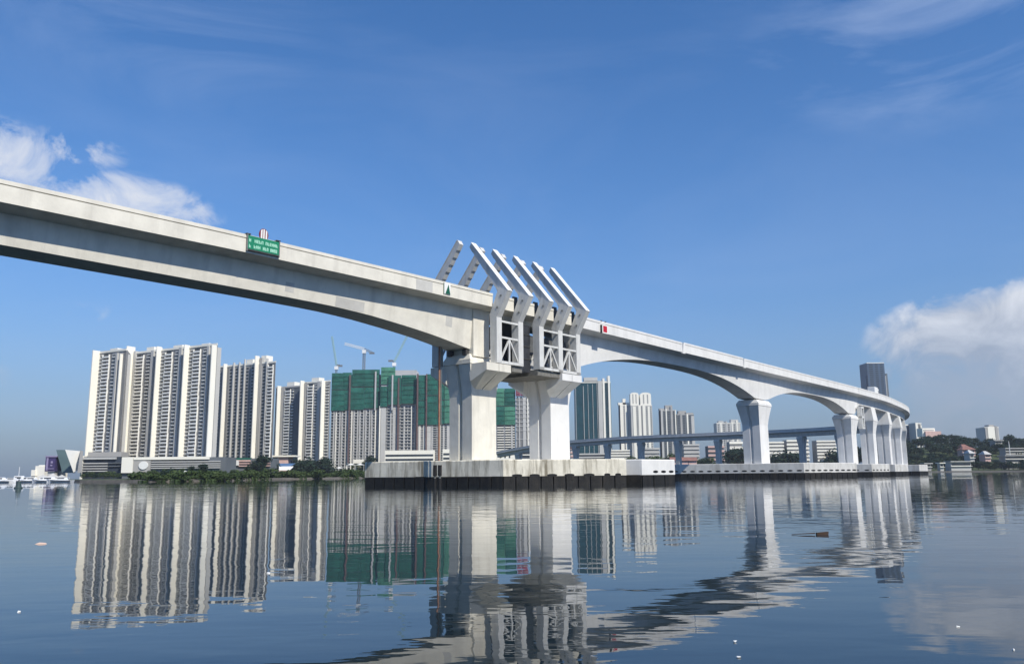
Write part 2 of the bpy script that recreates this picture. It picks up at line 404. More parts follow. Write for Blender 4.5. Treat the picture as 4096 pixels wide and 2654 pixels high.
def span(label, s0, s1, step, mt, segs, flat=False):
    o = thing('bridge_span', label, 'bridge', B(s0, 4.8, 0), group='viaduct spans')
    g = MB(); girder(g, s0, s1, step, flat); g.build('box_girder', mt, o)
    for a, b, dz in segs:
        for near in (True, False):
            q = MB(); parapet(q, a, b, step, near, dz); q.build('parapet', mt, o)
    r = MB(); k = max(1, int((s1-s0)/step)); rr = []
    for i in range(k+1):
        s = s0+(s1-s0)*i/k; z = zt(s)-PAR
        rr.append([B(s,0.45,z+0.60),B(s,9.15,z+0.60),B(s,9.15,z+0.552),B(s,0.45,z+0.552)])
    r.loft(rr); r.build('road_surface', M['asphalt'], o)
    return o
span_a = span('cream concrete bridge span running off the left edge of the picture, carrying the green sign', -140, 1.0, 3.0, conc, [(-140,-0.3,0)])
span_b = span('short slim span between the two nearest piers, framed by the bent white ribs', 1.3, 24.9, 2.0, conc, [(0.9,5.0,0),(6.3,10.5,0),(11.9,16.0,0),(17.3,21.4,0),(22.7,24.6,0)], flat=True)
# dark service posts closing the gaps of that parapet
for s in (5.65, 11.2, 16.65, 22.05):
    q = MB()
    zq = zt(s)
    q.hexa([B(s-.55,.16,zq-PAR+.02),B(s+.55,.16,zq-PAR+.02),B(s+.55,.40,zq-PAR+.02),B(s-.55,.40,zq-PAR+.02),B(s-.55,.16,zq+.45),B(s+.55,.16,zq+.45),B(s+.55,.40,zq+.45),B(s-.55,.40,zq+.45)])
    q.build('gap_panel', M['dark_steel'], span_b)
span_c = span('pale arched haunched viaduct from the second pier, curving away to the right', 25.2, 372, 2.5, cpale, [(24.9,63.5,0.0),(64.3,95.7,0.10),(96.4,190,0.0),(190.3,372,0.0)])
span_d = span('low grey return leg of the viaduct crossing the water behind the piers', 372.2, S_END-6, 3.0, M['concrete_shade'], [(372.3,S_END-6,0.0)])
for s in (63.9, 96.05):        # joint cover bevels and scupper boxes under the parapet
    q = MB(); z = zt(s)-PAR
    q.hexa([B(s-.35,-.12,z-.25),B(s+.75,-.12,z-.25),B(s+.75,.45,z-.25),B(s-.35,.45,z-.25),B(s+.1,-.12,z+1.9),B(s+.75,-.12,z+1.9),B(s+.75,.3,z+1.9),B(s+.1,.3,z+1.9)])
    q.build('joint_cover', cpale, span_c)

# repair patches of paler mortar
M['patch'] = mat('grey mortar patch', (0.52, 0.51, 0.48), 0.9, 0.12, 0.5)
q = MB(); zz = lambda s: zt(s)-PAR
q.hexa([B(-17.2,-.012,zz(-17.2)+.05),B(-13.9,-.012,zz(-13.9)+.05),B(-13.9,.05,zz(-13.9)+.05),B(-17.2,.05,zz(-17.2)+.05),B(-17.2,-.012,zz(-17.2)+1.6),B(-13.9,-.012,zz(-13.9)+1.6),B(-13.9,.05,zz(-13.9)+1.6),B(-17.2,.05,zz(-17.2)+1.6)])
q.build('repair_patch', M['patch'], span_a)
def web_e(s, z): zb = zt(s)-PAR-.42; return 2.1+.5*(zb-z)/(zb-soffit(s))
for a, b, t0, t1 in ((-29.5,-24.6,.60,.97),(-37.5,-36.2,.45,.80),(-8.6,-7.2,.30,.62)):
    c8 = []
    for off in (-.015, .06):
        for s_, t in ((a,t1),(b,t1),(b,t0),(a,t0)):
            zb = zt(s_)-PAR-.42; z = zb+(soffit(s_)-zb)*t; c8.append(B(s_, web_e(s_,z)+off, z))
    q = MB(); q.hexa(c8); q.build('repair_patch', M['patch'], span_a)

# ------------------------------------------------------------------ piers
def rect(c, ec, lu, le):          # corners (s,e) of a rectangle round s=c, e=ec
    return [(c-lu/2,ec-le/2),(c+lu/2,ec-le/2),(c+lu/2,ec+le/2),(c-lu/2,ec+le/2)]
def grooved(c, ec, lu, le, gw, gd, z):   # pier outline with a groove in both end faces
    a,b = lu/2, le/2
    p = [(-a,-b),(a,-b),(a,-gw),(a-gd,-gw+.12),(a-gd,gw-.12),(a,gw),(a,b),(-a,b),(-a,gw),(-a+gd,gw-.12),(-a+gd,-gw+.12),(-a,-gw)]
    return [B(c+x, ec+y, z) for x,y in p]
def pier(c, label, mt, lu=5.6, le=4.7, tu=8.6, te=6.0, z0=4.4, zk=14.8, ztop=19.7, zh=21.3, base=2.6, block=None, group='bridge piers', ec=4.8):
    o = thing('bridge_pier', label, 'bridge pier', B(c, ec, base), group=group)
    s = MB()
    mid = lambda t: (lu+(tu-lu)*t, le+(te-le)*t)
    rings = [grooved(c,ec,lu,le,.38,.55,base), grooved(c,ec,lu,le,.38,.55,zk)]
    for t in (.18, .5, 1.0):
        a,b = mid(t); rings.append(grooved(c,ec,a,b,.38,.55,zk+(ztop-zk)*(t**.8)))
    s.loft(rings); s.build('shaft', mt, o)
    h = MB()
    h.loft([[B(x,e,z) for x,e in rect(c,ec,a,b)] for a,b,z in ((tu-.3,te-.3,ztop),(tu-.3,te-.3,ztop+.10),(tu+.15,te+.15,ztop+.101),(tu+.15,te+.1,ztop+.75),(tu-.6,min(te,4.75),zh))])
    h.build('pier_head', mt, o)
    return o
p1 = pier(0.35, 'nearest bridge pier, cream, on the streaked pile cap beside the black fender posts', conc, lu=5.8, tu=7.6, te=5.6)
p2 = pier(20.8, 'pale bridge pier right behind the nearest one, under the third to fifth ribs', cpale, lu=5.6, tu=7.6, te=5.6)
p3 = pier(112.3, 'tall flared pier between the two big arches of the viaduct', cpale)
p4 = pier(189.2, 'flared pier ending the second arch, with a white bracket hanging at its side', cpale)
rest = [(217.5,'pier just right of the white bracket, first of the close row on the bend',cpale),
        (248,'second pier of the close row on the bend',cpale),(280,'third pier of the close row on the bend',cpale),(312,'last bright pier of the close row, at the outermost bend',cpale)]
for c,l,mt in rest: pier(c, l, mt, lu=4.6, le=4.4, tu=6.8, te=5.8, ztop=20.3, zh=zt(c)-5.05, zk=16.0)
s = 346
far_lab = 'slim far pier under the low return leg of the viaduct'
far_n = 0
while s < S_END-14:
    zs = zt(s)-5.05
    pier(s, 'slim far pier under the low return leg, '+ORD[far_n]+' along it from the bend', M['patch'], lu=3.2, le=3.8, tu=4.6, te=5.6, zk=zs-8, ztop=zs-1.7, zh=zs+.05, base=-1.5, group='far piers of the return leg')
    s += 33.0; far_n += 1
# diaphragms over the twin piers
for c, par, mt, a, b in ((0.35, p1, conc, -2.75, 1.02), (20.8, p2, cpale, 23.6, 25.1)):
    d = MB(); zb = zt(c)-PAR
    d.hexa([B(a,1.94,21.0),B(b,1.94,21.0),B(b,7.66,21.0),B(a,7.66,21.0),B(a,1.92,zb-.4),B(b,1.92,zb-.4),B(b,7.68,zb-.4),B(a,7.68,zb-.4)])
    d.build('diaphragm', mt, par)
# bearings
for par, c, aa in ((p1, 0.35, (-3.2,)), (p2, 20.8, (25.4,))):
    for a in aa:
        for e in (3.2, 6.4):
            q = MB(); q.hexa([B(a-.35,e-.4,21.2),B(a+.35,e-.4,21.2),B(a+.35,e+.4,21.2),B(a-.35,e+.4,21.2),B(a-.35,e-.4,22.02),B(a+.35,e-.4,22.02),B(a+.35,e+.4,22.02),B(a-.35,e+.4,22.02)])
            q.build('bearing', M['bearing'], par)
# corbels carrying the rib platforms, near and far side of both twin piers
for par, c, mt in ((p1, -0.25, conc), (p2, 19.6, cpale)):
    for side in (0, 1):
        f = (lambda e: e) if side == 0 else (lambda e: WID-e)
        for a, b in ((c-2.95, c-.05), (c+.05, c+2.95)):
            hp = [B(x,f(e),z) for x,e,z in ((a,-1.15,19.75),(b,-1.15,19.75),(a,-1.15,18.55),(b,-1.15,18.55),(a,2.6,19.75),(b,2.6,19.75))]
            lo = 15.5
            x0, x1 = max(a, c-1.6), min(b, c+2.2)
            hp += [B(x0,f(2.55),lo+.3),B(max(x0+.3,x1-.2),f(2.55),lo+.3),B(b,f(2.2),17.2),B(a,f(2.2),17.0)]
            q = hull(hp); q.build('corbel', mt, par)
# white bracket hanging off pier 4
q = MB()
for (s0,s1,e0,e1,z0,z1) in ((193.6,194.3,.6,2.0,17.2,23.6),(196.2,196.9,.6,2.0,17.2,23.6),(193.6,196.9,.58,2.02,23.6,24.3),(193.6,196.9,.58,2.02,20.4,21.0),(193.6,196.9,.58,2.02,16.8,17.2)):
    q.hexa([B(s0,e0,z0),B(s1,e0,z0),B(s1,e1,z0),B(s0,e1,z0),B(s0,e0,z1),B(s1,e0,z1),B(s1,e1,z1),B(s0,e1,z1)])
q.build('hanging_bracket', M['white_steel'], p4)
q = MB(); q.hexa([B(194.4,1.5,17.3),B(196.1,1.5,17.3),B(196.1,1.7,17.3),B(194.4,1.7,17.3),B(194.4,1.5,20.3),B(196.1,1.5,20.3),B(196.1,1.7,20.3),B(194.4,1.7,20.3)]); q.build('bracket_panel', cpale, p4)

# ------------------------------------------------------------------ bent ribs over the twin piers
def rib_geo(s, f, scale_u=1.0):
    """one rib: post, outward arm, inward arm with a stepped lower edge; f maps e for the far side"""
    hu = 0.62
    def plate(prof, hu0, hu1=None):
        hu1 = hu1 or hu0; nn = len(prof)
        return MB().loft([[B(s-hu0,f(e),z) for e,z in prof],[B(s+hu0,f(e),z) for e,z in prof]])
    post = plate([(-1.0,19.9),(-1.0,27.1),(0.42,27.72),(0.30,19.9)], hu)
    arm = plate([(-1.003,27.102),(-3.2,31.0),(-1.45,31.85),(0.423,27.724)], hu-.03)
    # upper arm from K2 (-3.2,31) to the tip (4.45,40.1): smooth outer edge, stepped inner edge, tapering
    a = Vector((-3.2,31.003)); t = Vector((4.45,40.1)); L = (t-a).length; d = (t-a)/L; nn = Vector((d.y,-d.x))   # inner normal
    outer = [a, t]
    inner = []
    k = 9
    for i in range(k):
        t0, t1 = i/k, (i+1)/k
        w0 = 1.60-0.80*t0; w1 = w0-0.16
        inner.append(a+d*(L*t0+(1.3 if i == 0 else 0))+nn*w0); inner.append(a+d*(L*(t1-0.02))+nn*w1)
    prof = [(-3.2,31.003)]+[(v.x,v.y) for v in inner]+[(t.x,t.y)]
    top = plate(prof, hu-.16)
    cap = plate([(a.x-nn.x*.10,a.y-nn.y*.10),(t.x-nn.x*.10,t.y-nn.y*.10),(t.x-nn.x*.003,t.y-nn.y*.003),(a.x-nn.x*.003,a.y-nn.y*.003)], hu-.02)
    return post, arm, top, cap
NEAR_S = (0.05, 5.5, 11.1, 16.55, 21.95)
words = ('first', 'second', 'third', 'fourth', 'fifth')
marks_near = ('on the nearest pier', 'left of the dark gap', 'right of the dark gap', 'amid the right bays', 'nearest the red mark')
for i, s in enumerate(NEAR_S):
    o = thing('bent_rib', f'{words[i]} bent white rib from the left on the near side, {marks_near[i]}', 'rib', B(s,-0.4,19.8), group='bent ribs on the near side')
    for nm, q in zip(('post','outward_arm','stepped_arm','top_flange'), rib_geo(s, lambda e: e)):
        q.build(nm, M['white' if nm == 'top_flange' else 'white_steel'], o)  # near ribs' sunlit tops put into colour: flange white, sides greyer
    for z in (28.6, 30.4):      # bolt access plates on the grey side of the outward arm
        q = MB(); ec = -1.2-(z-28.0)*.42+.35
        q.hexa([B(s-.66,ec-.16,z-.16),B(s-.58,ec-.16,z-.16),B(s-.58,ec+.16,z-.16),B(s-.66,ec+.16,z-.16),B(s-.66,ec-.16,z+.16),B(s-.58,ec-.16,z+.16),B(s-.58,ec+.16,z+.16),B(s-.66,ec+.16,z+.16)])
        q.build('bolt_plate', M['sign_frame'], o)
marks_far = ('all clear against sky', 'just right of first near tip', 'tip crossing the second near rib', 'tip crossing the third near rib', 'tip crossing the fourth near rib')
for i, s in enumerate(NEAR_S):
    s -= 2.5
    o = thing('bent_rib', f'{words[i]} bent rib of the far side leaning right, {marks_far[i]}', 'rib', B(s,10.0,19.8), group='bent ribs on the far side')
    for nm, q in zip(('post','outward_arm','stepped_arm','top_flange'), rib_geo(s, lambda e: WID-e)):
        q.build(nm, M['white_steel'], o)
# braced bays between the posts
def bay(s0, s1, label, far=False):
    f = (lambda e: e) if not far else (lambda e: WID-e)
    o = thing('bracing_frame', label, 'steel frame', B((s0+s1)/2, f(-.35), 19.8), group='bracing frames under the ribs')
    ef = f(-.75); zl, zm, zu = 20.1, 24.05, 26.6; c = (s0+s1)/2
    for nm, a, b, w, t in (('bottom_rail',(s0-.6,zl),(s1+.6,zl),.5,.42),('middle_rail',(s0+.6,zm),(s1-.6,zm),.28,.30),('top_rail',(s0+.6,zu),(s1-.6,zu),.28,.30),
                           ('brace',(c,zm-.15),(s0+.5,zl+.3),.26,.24),('brace',(c,zm-.15),(c,zl+.2),.26,.24),('brace',(c,zm-.15),(s1-.5,zl+.3),.26,.24)):
        if nm == 'brace' and a[0] != b[0]: pass
        q = MB(); q.bar(B(a[0],ef,a[1]),B(b[0],ef,b[1]),w,t); q.build(nm, M['white_steel'], o)
    for e2 in (2.2,):
        q = MB(); q.bar(B(c,f(e2),zm-.15),B(s1-.3,f(e2),zl+.3),.22,.2); q.bar(B(c,f(e2),zm-.15),B(s0+.3,f(e2),zl+.3),.22,.2); q.build('inner_brace', M['white_steel'], o)
    q = MB(); q.hexa([B(s0-.6,f(-.4),19.62),B(s1+.6,f(-.4),19.62),B(s1+.6,f(2.3),19.62),B(s0-.6,f(2.3),19.62),B(s0-.6,f(-.4),19.86),B(s1+.6,f(-.4),19.86),B(s1+.6,f(2.3),19.86),B(s0-.6,f(2.3),19.86)])
    q.build('platform', M['sign_frame'], o)
bay(NEAR_S[0], NEAR_S[1], 'white braced frame between the first and second near ribs, over the nearest pier')
bay(NEAR_S[2], NEAR_S[3], 'white braced frame between the third and fourth near ribs')
bay(NEAR_S[3], NEAR_S[4], 'white braced frame between the fourth and fifth near ribs, at the right end')
bay(NEAR_S[0]-2.5, NEAR_S[1]-2.5, 'far-side braced frame in shade left behind the nearest pier', True)
bay(NEAR_S[2]-2.5, NEAR_S[3]-2.5, 'far-side braced frame seen dark between the two piers', True)
# dark enclosure between the twin piers; fills added as shade behind the bays
o = thing('dark_enclosure', 'dark clad enclosure filling the gap between the second and third ribs', 'enclosure', B(8.3,4.8,19.4))
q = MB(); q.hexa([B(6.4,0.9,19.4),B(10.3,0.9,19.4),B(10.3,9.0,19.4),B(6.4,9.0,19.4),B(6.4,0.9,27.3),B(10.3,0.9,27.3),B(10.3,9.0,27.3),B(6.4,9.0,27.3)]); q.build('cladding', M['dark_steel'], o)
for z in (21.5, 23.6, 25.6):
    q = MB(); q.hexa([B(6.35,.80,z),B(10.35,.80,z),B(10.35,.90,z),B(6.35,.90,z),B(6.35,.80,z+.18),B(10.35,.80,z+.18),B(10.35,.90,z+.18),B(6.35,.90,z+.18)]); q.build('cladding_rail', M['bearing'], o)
o = thing('shade_box', 'dark grey box added as shade behind the third to fifth ribs', 'enclosure', B(17,4.8,19.6))  # box added to darken the sunlit space behind the bays
M['shade_grey'] = mat('shade toned grey', (0.10, 0.105, 0.11), 0.7, 0.2, 0.8)  # shade behind the bays put into the colour
q = MB(); q.hexa([B(11.9,2.75,19.63),B(23.4,2.75,19.63),B(23.4,6.9,19.63),B(11.9,6.9,19.63),B(11.9,2.75,26.2),B(23.4,2.75,26.2),B(23.4,6.9,26.2),B(11.9,6.9,26.2)]); q.build('cladding', M['shade_grey'], o)
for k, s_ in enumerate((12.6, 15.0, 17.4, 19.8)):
    q = MB(); q.hexa([B(s_,2.55,19.9),B(s_+1.3,2.55,19.9),B(s_+1.3,2.74,19.9),B(s_,2.74,19.9),B(s_,2.55,21.9),B(s_+1.3,2.55,21.9),B(s_+1.3,2.74,21.9),B(s_,2.74,21.9)]); q.build('front_panel', M['raw_conc'], o)  # paler panels on the front of the added box
for s0, s1, lab in ((3.6,6.2,'grey service walkway slab bridging out from the nearest pier under the ribs'), (10.4,18.0,'grey service walkway slab reaching left from the second pier under the ribs')):
    q = MB(); q.hexa([B(s0,-.6,18.9),B(s1,-.6,18.9),B(s1,10.2,18.9),B(s0,10.2,18.9),B(s0,-.6,19.6),B(s1,-.6,19.6),B(s1,10.2,19.6),B(s0,10.2,19.6)])
    tag(q.build('service_walkway', M['joint']), lab, 'walkway', 'service walkways')
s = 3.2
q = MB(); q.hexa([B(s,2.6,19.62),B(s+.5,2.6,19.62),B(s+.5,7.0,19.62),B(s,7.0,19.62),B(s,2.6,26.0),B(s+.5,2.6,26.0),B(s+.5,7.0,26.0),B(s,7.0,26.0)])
tag(q.build('cross_wall', M['shade_grey']), 'cross wall coloured dark for shade behind the first braced frame', 'wall')  # wall colour darkened to imitate the shade under the deck

# ------------------------------------------------------------------ pile caps and fender walls
def cap(label, poly, mt, ztop=4.95, zs=2.5, skirt=True, pw=1.95, group='pile caps', slots=(), visible=2, notch=()):
    cx = sum(p[0] for p in poly)/len(poly); cy = sum(p[1] for p in poly)/len(poly)
    o = thing('pile_cap', label, 'pile cap', (cx,cy,0), group=group)
    # block top with a chamfered rim
    inn = lambda d: [(x+(cx-x)*d/math.hypot(x-cx,y-cy), y+(cy-y)*d/math.hypot(x-cx,y-cy)) for x,y in poly]
    q = MB(); n = len(poly)
    q.loft([[(x,y,z) for x,y in pl] for pl,z in ((poly,zs),(poly,ztop-.12),(inn(.12),ztop))]); q.build('cap_block', mt, o)
    q = MB(); q.prism(inn(.55), -2.5, zs-.003); q.build('core', M['joint'], o)
    for i in range(visible):
        (x0,y0),(x1,y1) = poly[i], poly[i+1]; L = math.hypot(x1-x0,y1-y0); k = max(1, round(L/pw)); d = Vector((x1-x0,y1-y0,0))/L; nn = Vector((d.y,-d.x,0))
        if nn.dot(Vector((cx-x0,cy-y0,0))) > 0: nn = -nn
        for j in range(k):
            a = L*(j+.045)/k; b = L*(j+.955)/k; r = .30
            zt_ = zs+random.uniform(-.10,.06)
            hw = (b-a)/2; c0 = (a+b)/2
            prof = [(-hw,-1.6),(hw,-1.6),(hw,zt_-random.uniform(.02,.2)),(hw*.86,zt_),(-hw*.86,zt_),(-hw,zt_-random.uniform(.02,.2))]
            base = Vector((x0,y0,0))+d*c0
            out = 0.035+random.uniform(0,.02)
            ring = lambda off: [tuple(base+d*t+nn*off+Vector((0,0,z))) for t,z in prof]
            q = MB(); q.loft([ring(-.50), ring(out)]); q.build('skirt_panel', M['skirt'], o)
    for (i, t, w, z) in slots:
        (x0,y0),(x1,y1) = poly[i], poly[i+1]; L = math.hypot(x1-x0,y1-y0); d = Vector((x1-x0,y1-y0,0))/L; nn = Vector((d.y,-d.x,0))
        if nn.dot(Vector((cx-x0,cy-y0,0))) > 0: nn = -nn
        base = Vector((x0,y0,z))+d*(L*t)
        el = [(math.cos(a*PI/6)*w/2, math.sin(a*PI/6)*.21) for a in range(12)]
        ring = lambda off, k=1: [tuple(base+d*(u*k)+nn*off+Vector((0,0,v*k))) for u,v in el]
        q = MB(); q.loft([ring(-.4), ring(.02)]); q.build('drain_opening', M['black'], o)
    return o
c1 = [(-24.2,136.5),(-1.5,123.2),(17.2,127.2),(14.2,152.0),(-16.0,157.0)]
cap1 = cap('big streaked pile cap with dark skirt under the nearest pier', c1, cold, slots=[(1,t,w,2.62) for t,w in ((.11,1.6),(.25,1.6),(.39,1.6),(.53,1.6),(.69,1.8),(.84,1.0),(.93,1.0))])
c2 = [(17.5,133.4),(20.3,132.0),(26.9,139.2),(22.5,148.0),(17.0,146.0)]
cap2 = cap('small clean white concrete block just right of the big streaked cap', c2, cpale, slots=[(1,.40,1.5,3.0),(1,.64,1.5,3.0),(1,.88,1.5,3.0)], pw=3.0)
c3 = [(42.6,225.0),(72.8,209.5),(91.0,221.5),(88.0,246.0),(52.0,249.0)]
cap3 = cap('long pale pile cap with a row of oval drains under the tall flared pier', c3, M['cap_grey'], slots=[(0,(j+.5)/15,1.35,3.05) for j in range(15)]+[(1,(j+.5)/9,1.75,3.05) for j in range(9)], pw=2.1)
c4 = [(97.0,271.0),(112.5,262.5),(121.5,270.0),(119.0,296.0),(100.0,294.0)]
cap('pale pile cap under the pier with the white bracket', c4, M['cap_grey'], slots=[(1,(j+.5)/5,1.4,3.05) for j in range(5)]+[(0,(j+.5)/6,1.4,3.05) for j in range(6)], pw=2.4)
c5 = [(115.0,298.0),(131.2,287.5),(139.0,294.5),(140.0,318.0),(118.0,316.0)]
cap('fourth pale pile cap counting from the nearest, under the close row of piers', c5, M['cap_grey'], pw=2.6)
c6 = [(141.0,330.0),(155.0,319.5),(162.0,327.0),(162.0,350.0),(144.0,350.0)]
cap('outermost pale pile cap at the right end of the row', c6, M['cap_grey'], pw=2.8)
for j, c in enumerate((280, 312)):
    p = B(c, 4.8, 0); cap('pile cap hidden deep in the bend, '+('before' if j == 0 else 'behind')+' the outermost one', [(p[0]-6,p[1]-2),(p[0]+1,p[1]-6.5),(p[0]+6.5,p[1]),(p[0]+3,p[1]+7),(p[0]-5,p[1]+6)], cpale, pw=3.0)
# fender posts and the rusty mast at the left face of the big cap
for x, y, lab in ((-11.75,125.6,'left of the two black fender posts at the big pile cap'),(-11.0,125.3,'right of the two black fender posts at the big pile cap')):
    o = thing('fender_post', lab, 'fender post', (x,y,0), group='fender posts')
    q = MB(); q.tube((x,y,-2),(x,y,4.05),.17,10); q.build('pile', M['sign_frame'], o)
    q = MB(); q.tube((x,y,2.65),(x,y,4.25),.30,12); q.build('upper_sleeve', M['black'], o)
    q = MB(); q.tube((x,y,-.6),(x,y,2.3),.30,12); q.build('lower_sleeve', M['black'], o)
q = MB(); mx, my = -11.35, 127.6
o = thing('slender_mast', 'tall thin rusty mast rising from the big pile cap behind the fender posts', 'mast', (mx,my,4.9))
q.tube((mx,my,4.9),(mx,my,23.8),.15,8); q.build('pole', M['rust'], o)
q = MB(); q.tube((mx+.28,my+.1,4.9),(mx+.28,my+.1,22.6),.07,6); q.build('side_pipe', M['sign_frame'], o)
q = MB(); q.box(mx-.32,mx+.2,my-.2,my+.2,23.8,24.5); q.build('top_box', M['pink_wall'], o)

# ------------------------------------------------------------------ marks and signs on the parapets
def plate_on(s0, s1, e0, e1, za0, za1, zb0=None, zb1=None):
    zb0 = za0 if zb0 is None else zb0; zb1 = za1 if zb1 is None else zb1
    return MB().hexa([B(s0,e0,za0),B(s1,e0,zb0),B(s1,e1,zb0),B(s0,e1,za0),B(s0,e0,za1),B(s1,e0,zb1),B(s1,e1,zb1),B(s0,e1,za1)])
ss0, ss1 = -44.78, -40.5
o = thing('green_sign', 'green sign board with two rows of pale lettering hung on the left parapet', 'sign', B((ss0+ss1)/2,-.1,28.7))
za = zt(ss0)-PAR; zc = zt(ss1)-PAR
plate_on(ss0,ss1,-.22,-.10, za+.45,za+2.05, zc+.45,zc+2.05).build('board', M['sign_green'], o); gboard = [c for c in o.children if c.name.startswith('board')][0]
for a0,a1,b0,b1 in ((ss0-.12,ss0,.18,2.2),(ss1,ss1+.12,.18,2.2)):
    plate_on(a0,a1,-.26,-.04, za+b0 if a0 < -43 else zc+b0, za+b1 if a0 < -43 else zc+b1).build('side_post', M['sign_frame'], o)
plate_on(ss0,ss1,-.27,-.04, za+.26,za+.42, zc+.26,zc+.42).build('bottom_tray', M['bearing'], o)
for t in (.02,.98):
    s = ss0+(ss1-ss0)*t; z = zt(s)
    plate_on(s-.28,s+.28,-.24,.45,z+.02,z+.14).build('hook', M['bearing'], o)
# pale lettering, too blurred to read in the photograph: blocks of letter size in the same words
rows = [(1.30, [(0.03,0.10),(0.20,0.49),(0.55,0.96)]), (0.62, [(0.03,0.10),(0.18,0.40),(0.47,0.66),(0.71,0.95)])]
rl = random.Random(3)
for zr, ws in rows:
    for a, b in ws:
        nl = max(1, round((b-a)/.068))
        for k in range(nl):
            s0 = ss0+(ss1-ss0)*(a+(b-a)*k/nl)+.03; s1 = ss0+(ss1-ss0)*(a+(b-a)*(k+1)/nl)-.03; hgt = .40
            z = zt(s0)-PAR+zr
            st = .075; w = s1-s0; kind = rl.randrange(4)
            bars = [(0,st,0,hgt)]
            if kind in (0,1): bars.append((w-st,w,0,hgt))
            if kind in (0,2): bars.append((0,w,hgt-st,hgt))
            if kind in (1,2,3): bars.append((0,w,hgt/2-st/2,hgt/2+st/2))
            if kind in (2,3): bars.append((0,w,0,st))
            q = MB()
            for n_, (x0,x1,y0,y1) in enumerate(bars):
                e0 = -.235-.002*n_
                q.hexa([B(s0+x0,e0,z+y0),B(s0+x1,e0,z+y0),B(s0+x1,-.215,z+y0),B(s0+x0,-.215,z+y0),B(s0+x0,e0,z+y1),B(s0+x1,e0,z+y1),B(s0+x1,-.215,z+y1),B(s0+x0,-.215,z+y1)])
            q.build('letter', M['sign_letter'], gboard, off=tuple(o['_o']))
# round mark with vertical stripes
sm = -42.6; zm = zt(sm)+.42
o = thing('round_mark', 'round red and white vertically striped mark above the green sign', 'navigation mark', B(sm,-.1,zt(sm)-.1))
def disc(s, e0, e1, z, r, u0=-1, u1=1):
    p = []
    k = 16
    up_ = [(u0+(u1-u0)*i/k) for i in range(k+1)]
    poly = [(u*r, math.sqrt(max(0,1-u*u))*r) for u in up_]+[(u*r, -math.sqrt(max(0,1-u*u))*r) for u in reversed(up_)]
    return MB().loft([[B(s+a,e0,z+b*1.15) for a,b in poly],[B(s+a,e1,z+b*1.15) for a,b in poly]])
dsk = disc(sm,-.10,-.02,zm,.64,-.9999,.9999).build('disc', M['dark_red'], o)
for a,b in ((-.74,-.36),(-.17,.17),(.40,.76)):
    disc(sm,-.13,-.102,zm,.58,a,b).build('white_stripe', M['white'], dsk, off=tuple(o['_o']))
plate_on(sm-.07,sm+.07,-.02,.05,zt(sm)-.4,zm).build('post', M['bearing'], o)
# green triangle on a white board
st0, st1 = -11.55, -10.2
o = thing('triangle_mark', 'green triangle on a white board low on the parapet left of the ribs', 'navigation mark', B((st0+st1)/2,-.1,29.0))
z = zt(-10.9)-PAR
tb = plate_on(st0,st1,-.12,-.02,z+.30,z+2.0).build('board', M['white'], o)
q = MB(); tri = [(st0+.25,z+.34),(st1-.04,z+.34),(st0+.92,z+1.8)]
q.loft([[B(a,-.15,b) for a,b in tri],[B(a,-.122,b) for a,b in tri]]); q.build('triangle', M['tri_green'], tb, off=tuple(o['_o']))
plate_on(st0-.06,st0-.002,-.14,-.02,z+.28,z+2.0).build('edge_trim', M['tri_green'], o)
# red square
o = thing('red_square_mark', 'red square mark with a white border on the right-hand parapet', 'navigation mark', B(31.8,-.2,28.6))
z = zt(31.8)-PAR
rb = plate_on(30.9,32.75,-.42,-.04,z-.15,z+1.45).build('board', M['white'], o)
plate_on(31.18,32.50,-.45,-.422,z+.08,z+1.26).build('red_face', M['red'], rb, off=tuple(o['_o']))
plate_on(30.78,30.897,-.42,-.03,z-.18,z+1.42).build('dark_edge', M['bearing'], o)
for s in (31.1, 32.5): plate_on(s-.06,s+.06,-.3,.2,zt(s)+.003,zt(s)+.12).build('hook', M['bearing'], o)
# white lorry on the bend
ls = 224.0; lp, lt = frame(ls); ang = math.atan2(lt.y, lt.x); zr = zt(ls)-PAR+.6
o = thing('white_lorry', 'white lorry half hidden behind the parapet of the bend, below the dark blue tower', 'lorry', B(ls,3.0,zr), ang, local=True)
q = MB(); q.box(-4.2,1.2,-1.25,1.25,1.0,4.35); q.build('cargo_box', M['white'], o, bevel=.08)
q = MB(); q.hexa([(1.4,-1.2,.6),(3.4,-1.2,.6),(3.4,1.2,.6),(1.4,1.2,.6),(1.4,-1.2,3.9),(2.9,-1.2,3.9),(2.9,1.2,3.9),(1.4,1.2,3.9)]); cb = q.build('cab', M['white'], o, bevel=.1)
q = MB(); q.box(1.75,2.6,-1.23,1.23,2.3,3.4); q.build('window', M['pane'], cb)
q = MB(); q.box(-4.2,3.2,-.9,.9,.55,.97); q.build('chassis', M['bearing'], o)
for x in (-3.0,-1.8,2.3):
    for y in (-1.1,1.1):
        q = MB(); q.tube((x,y-.15,.5),(x,y+.15,.5),.5,14); q.build('wheel', M['black'], o)

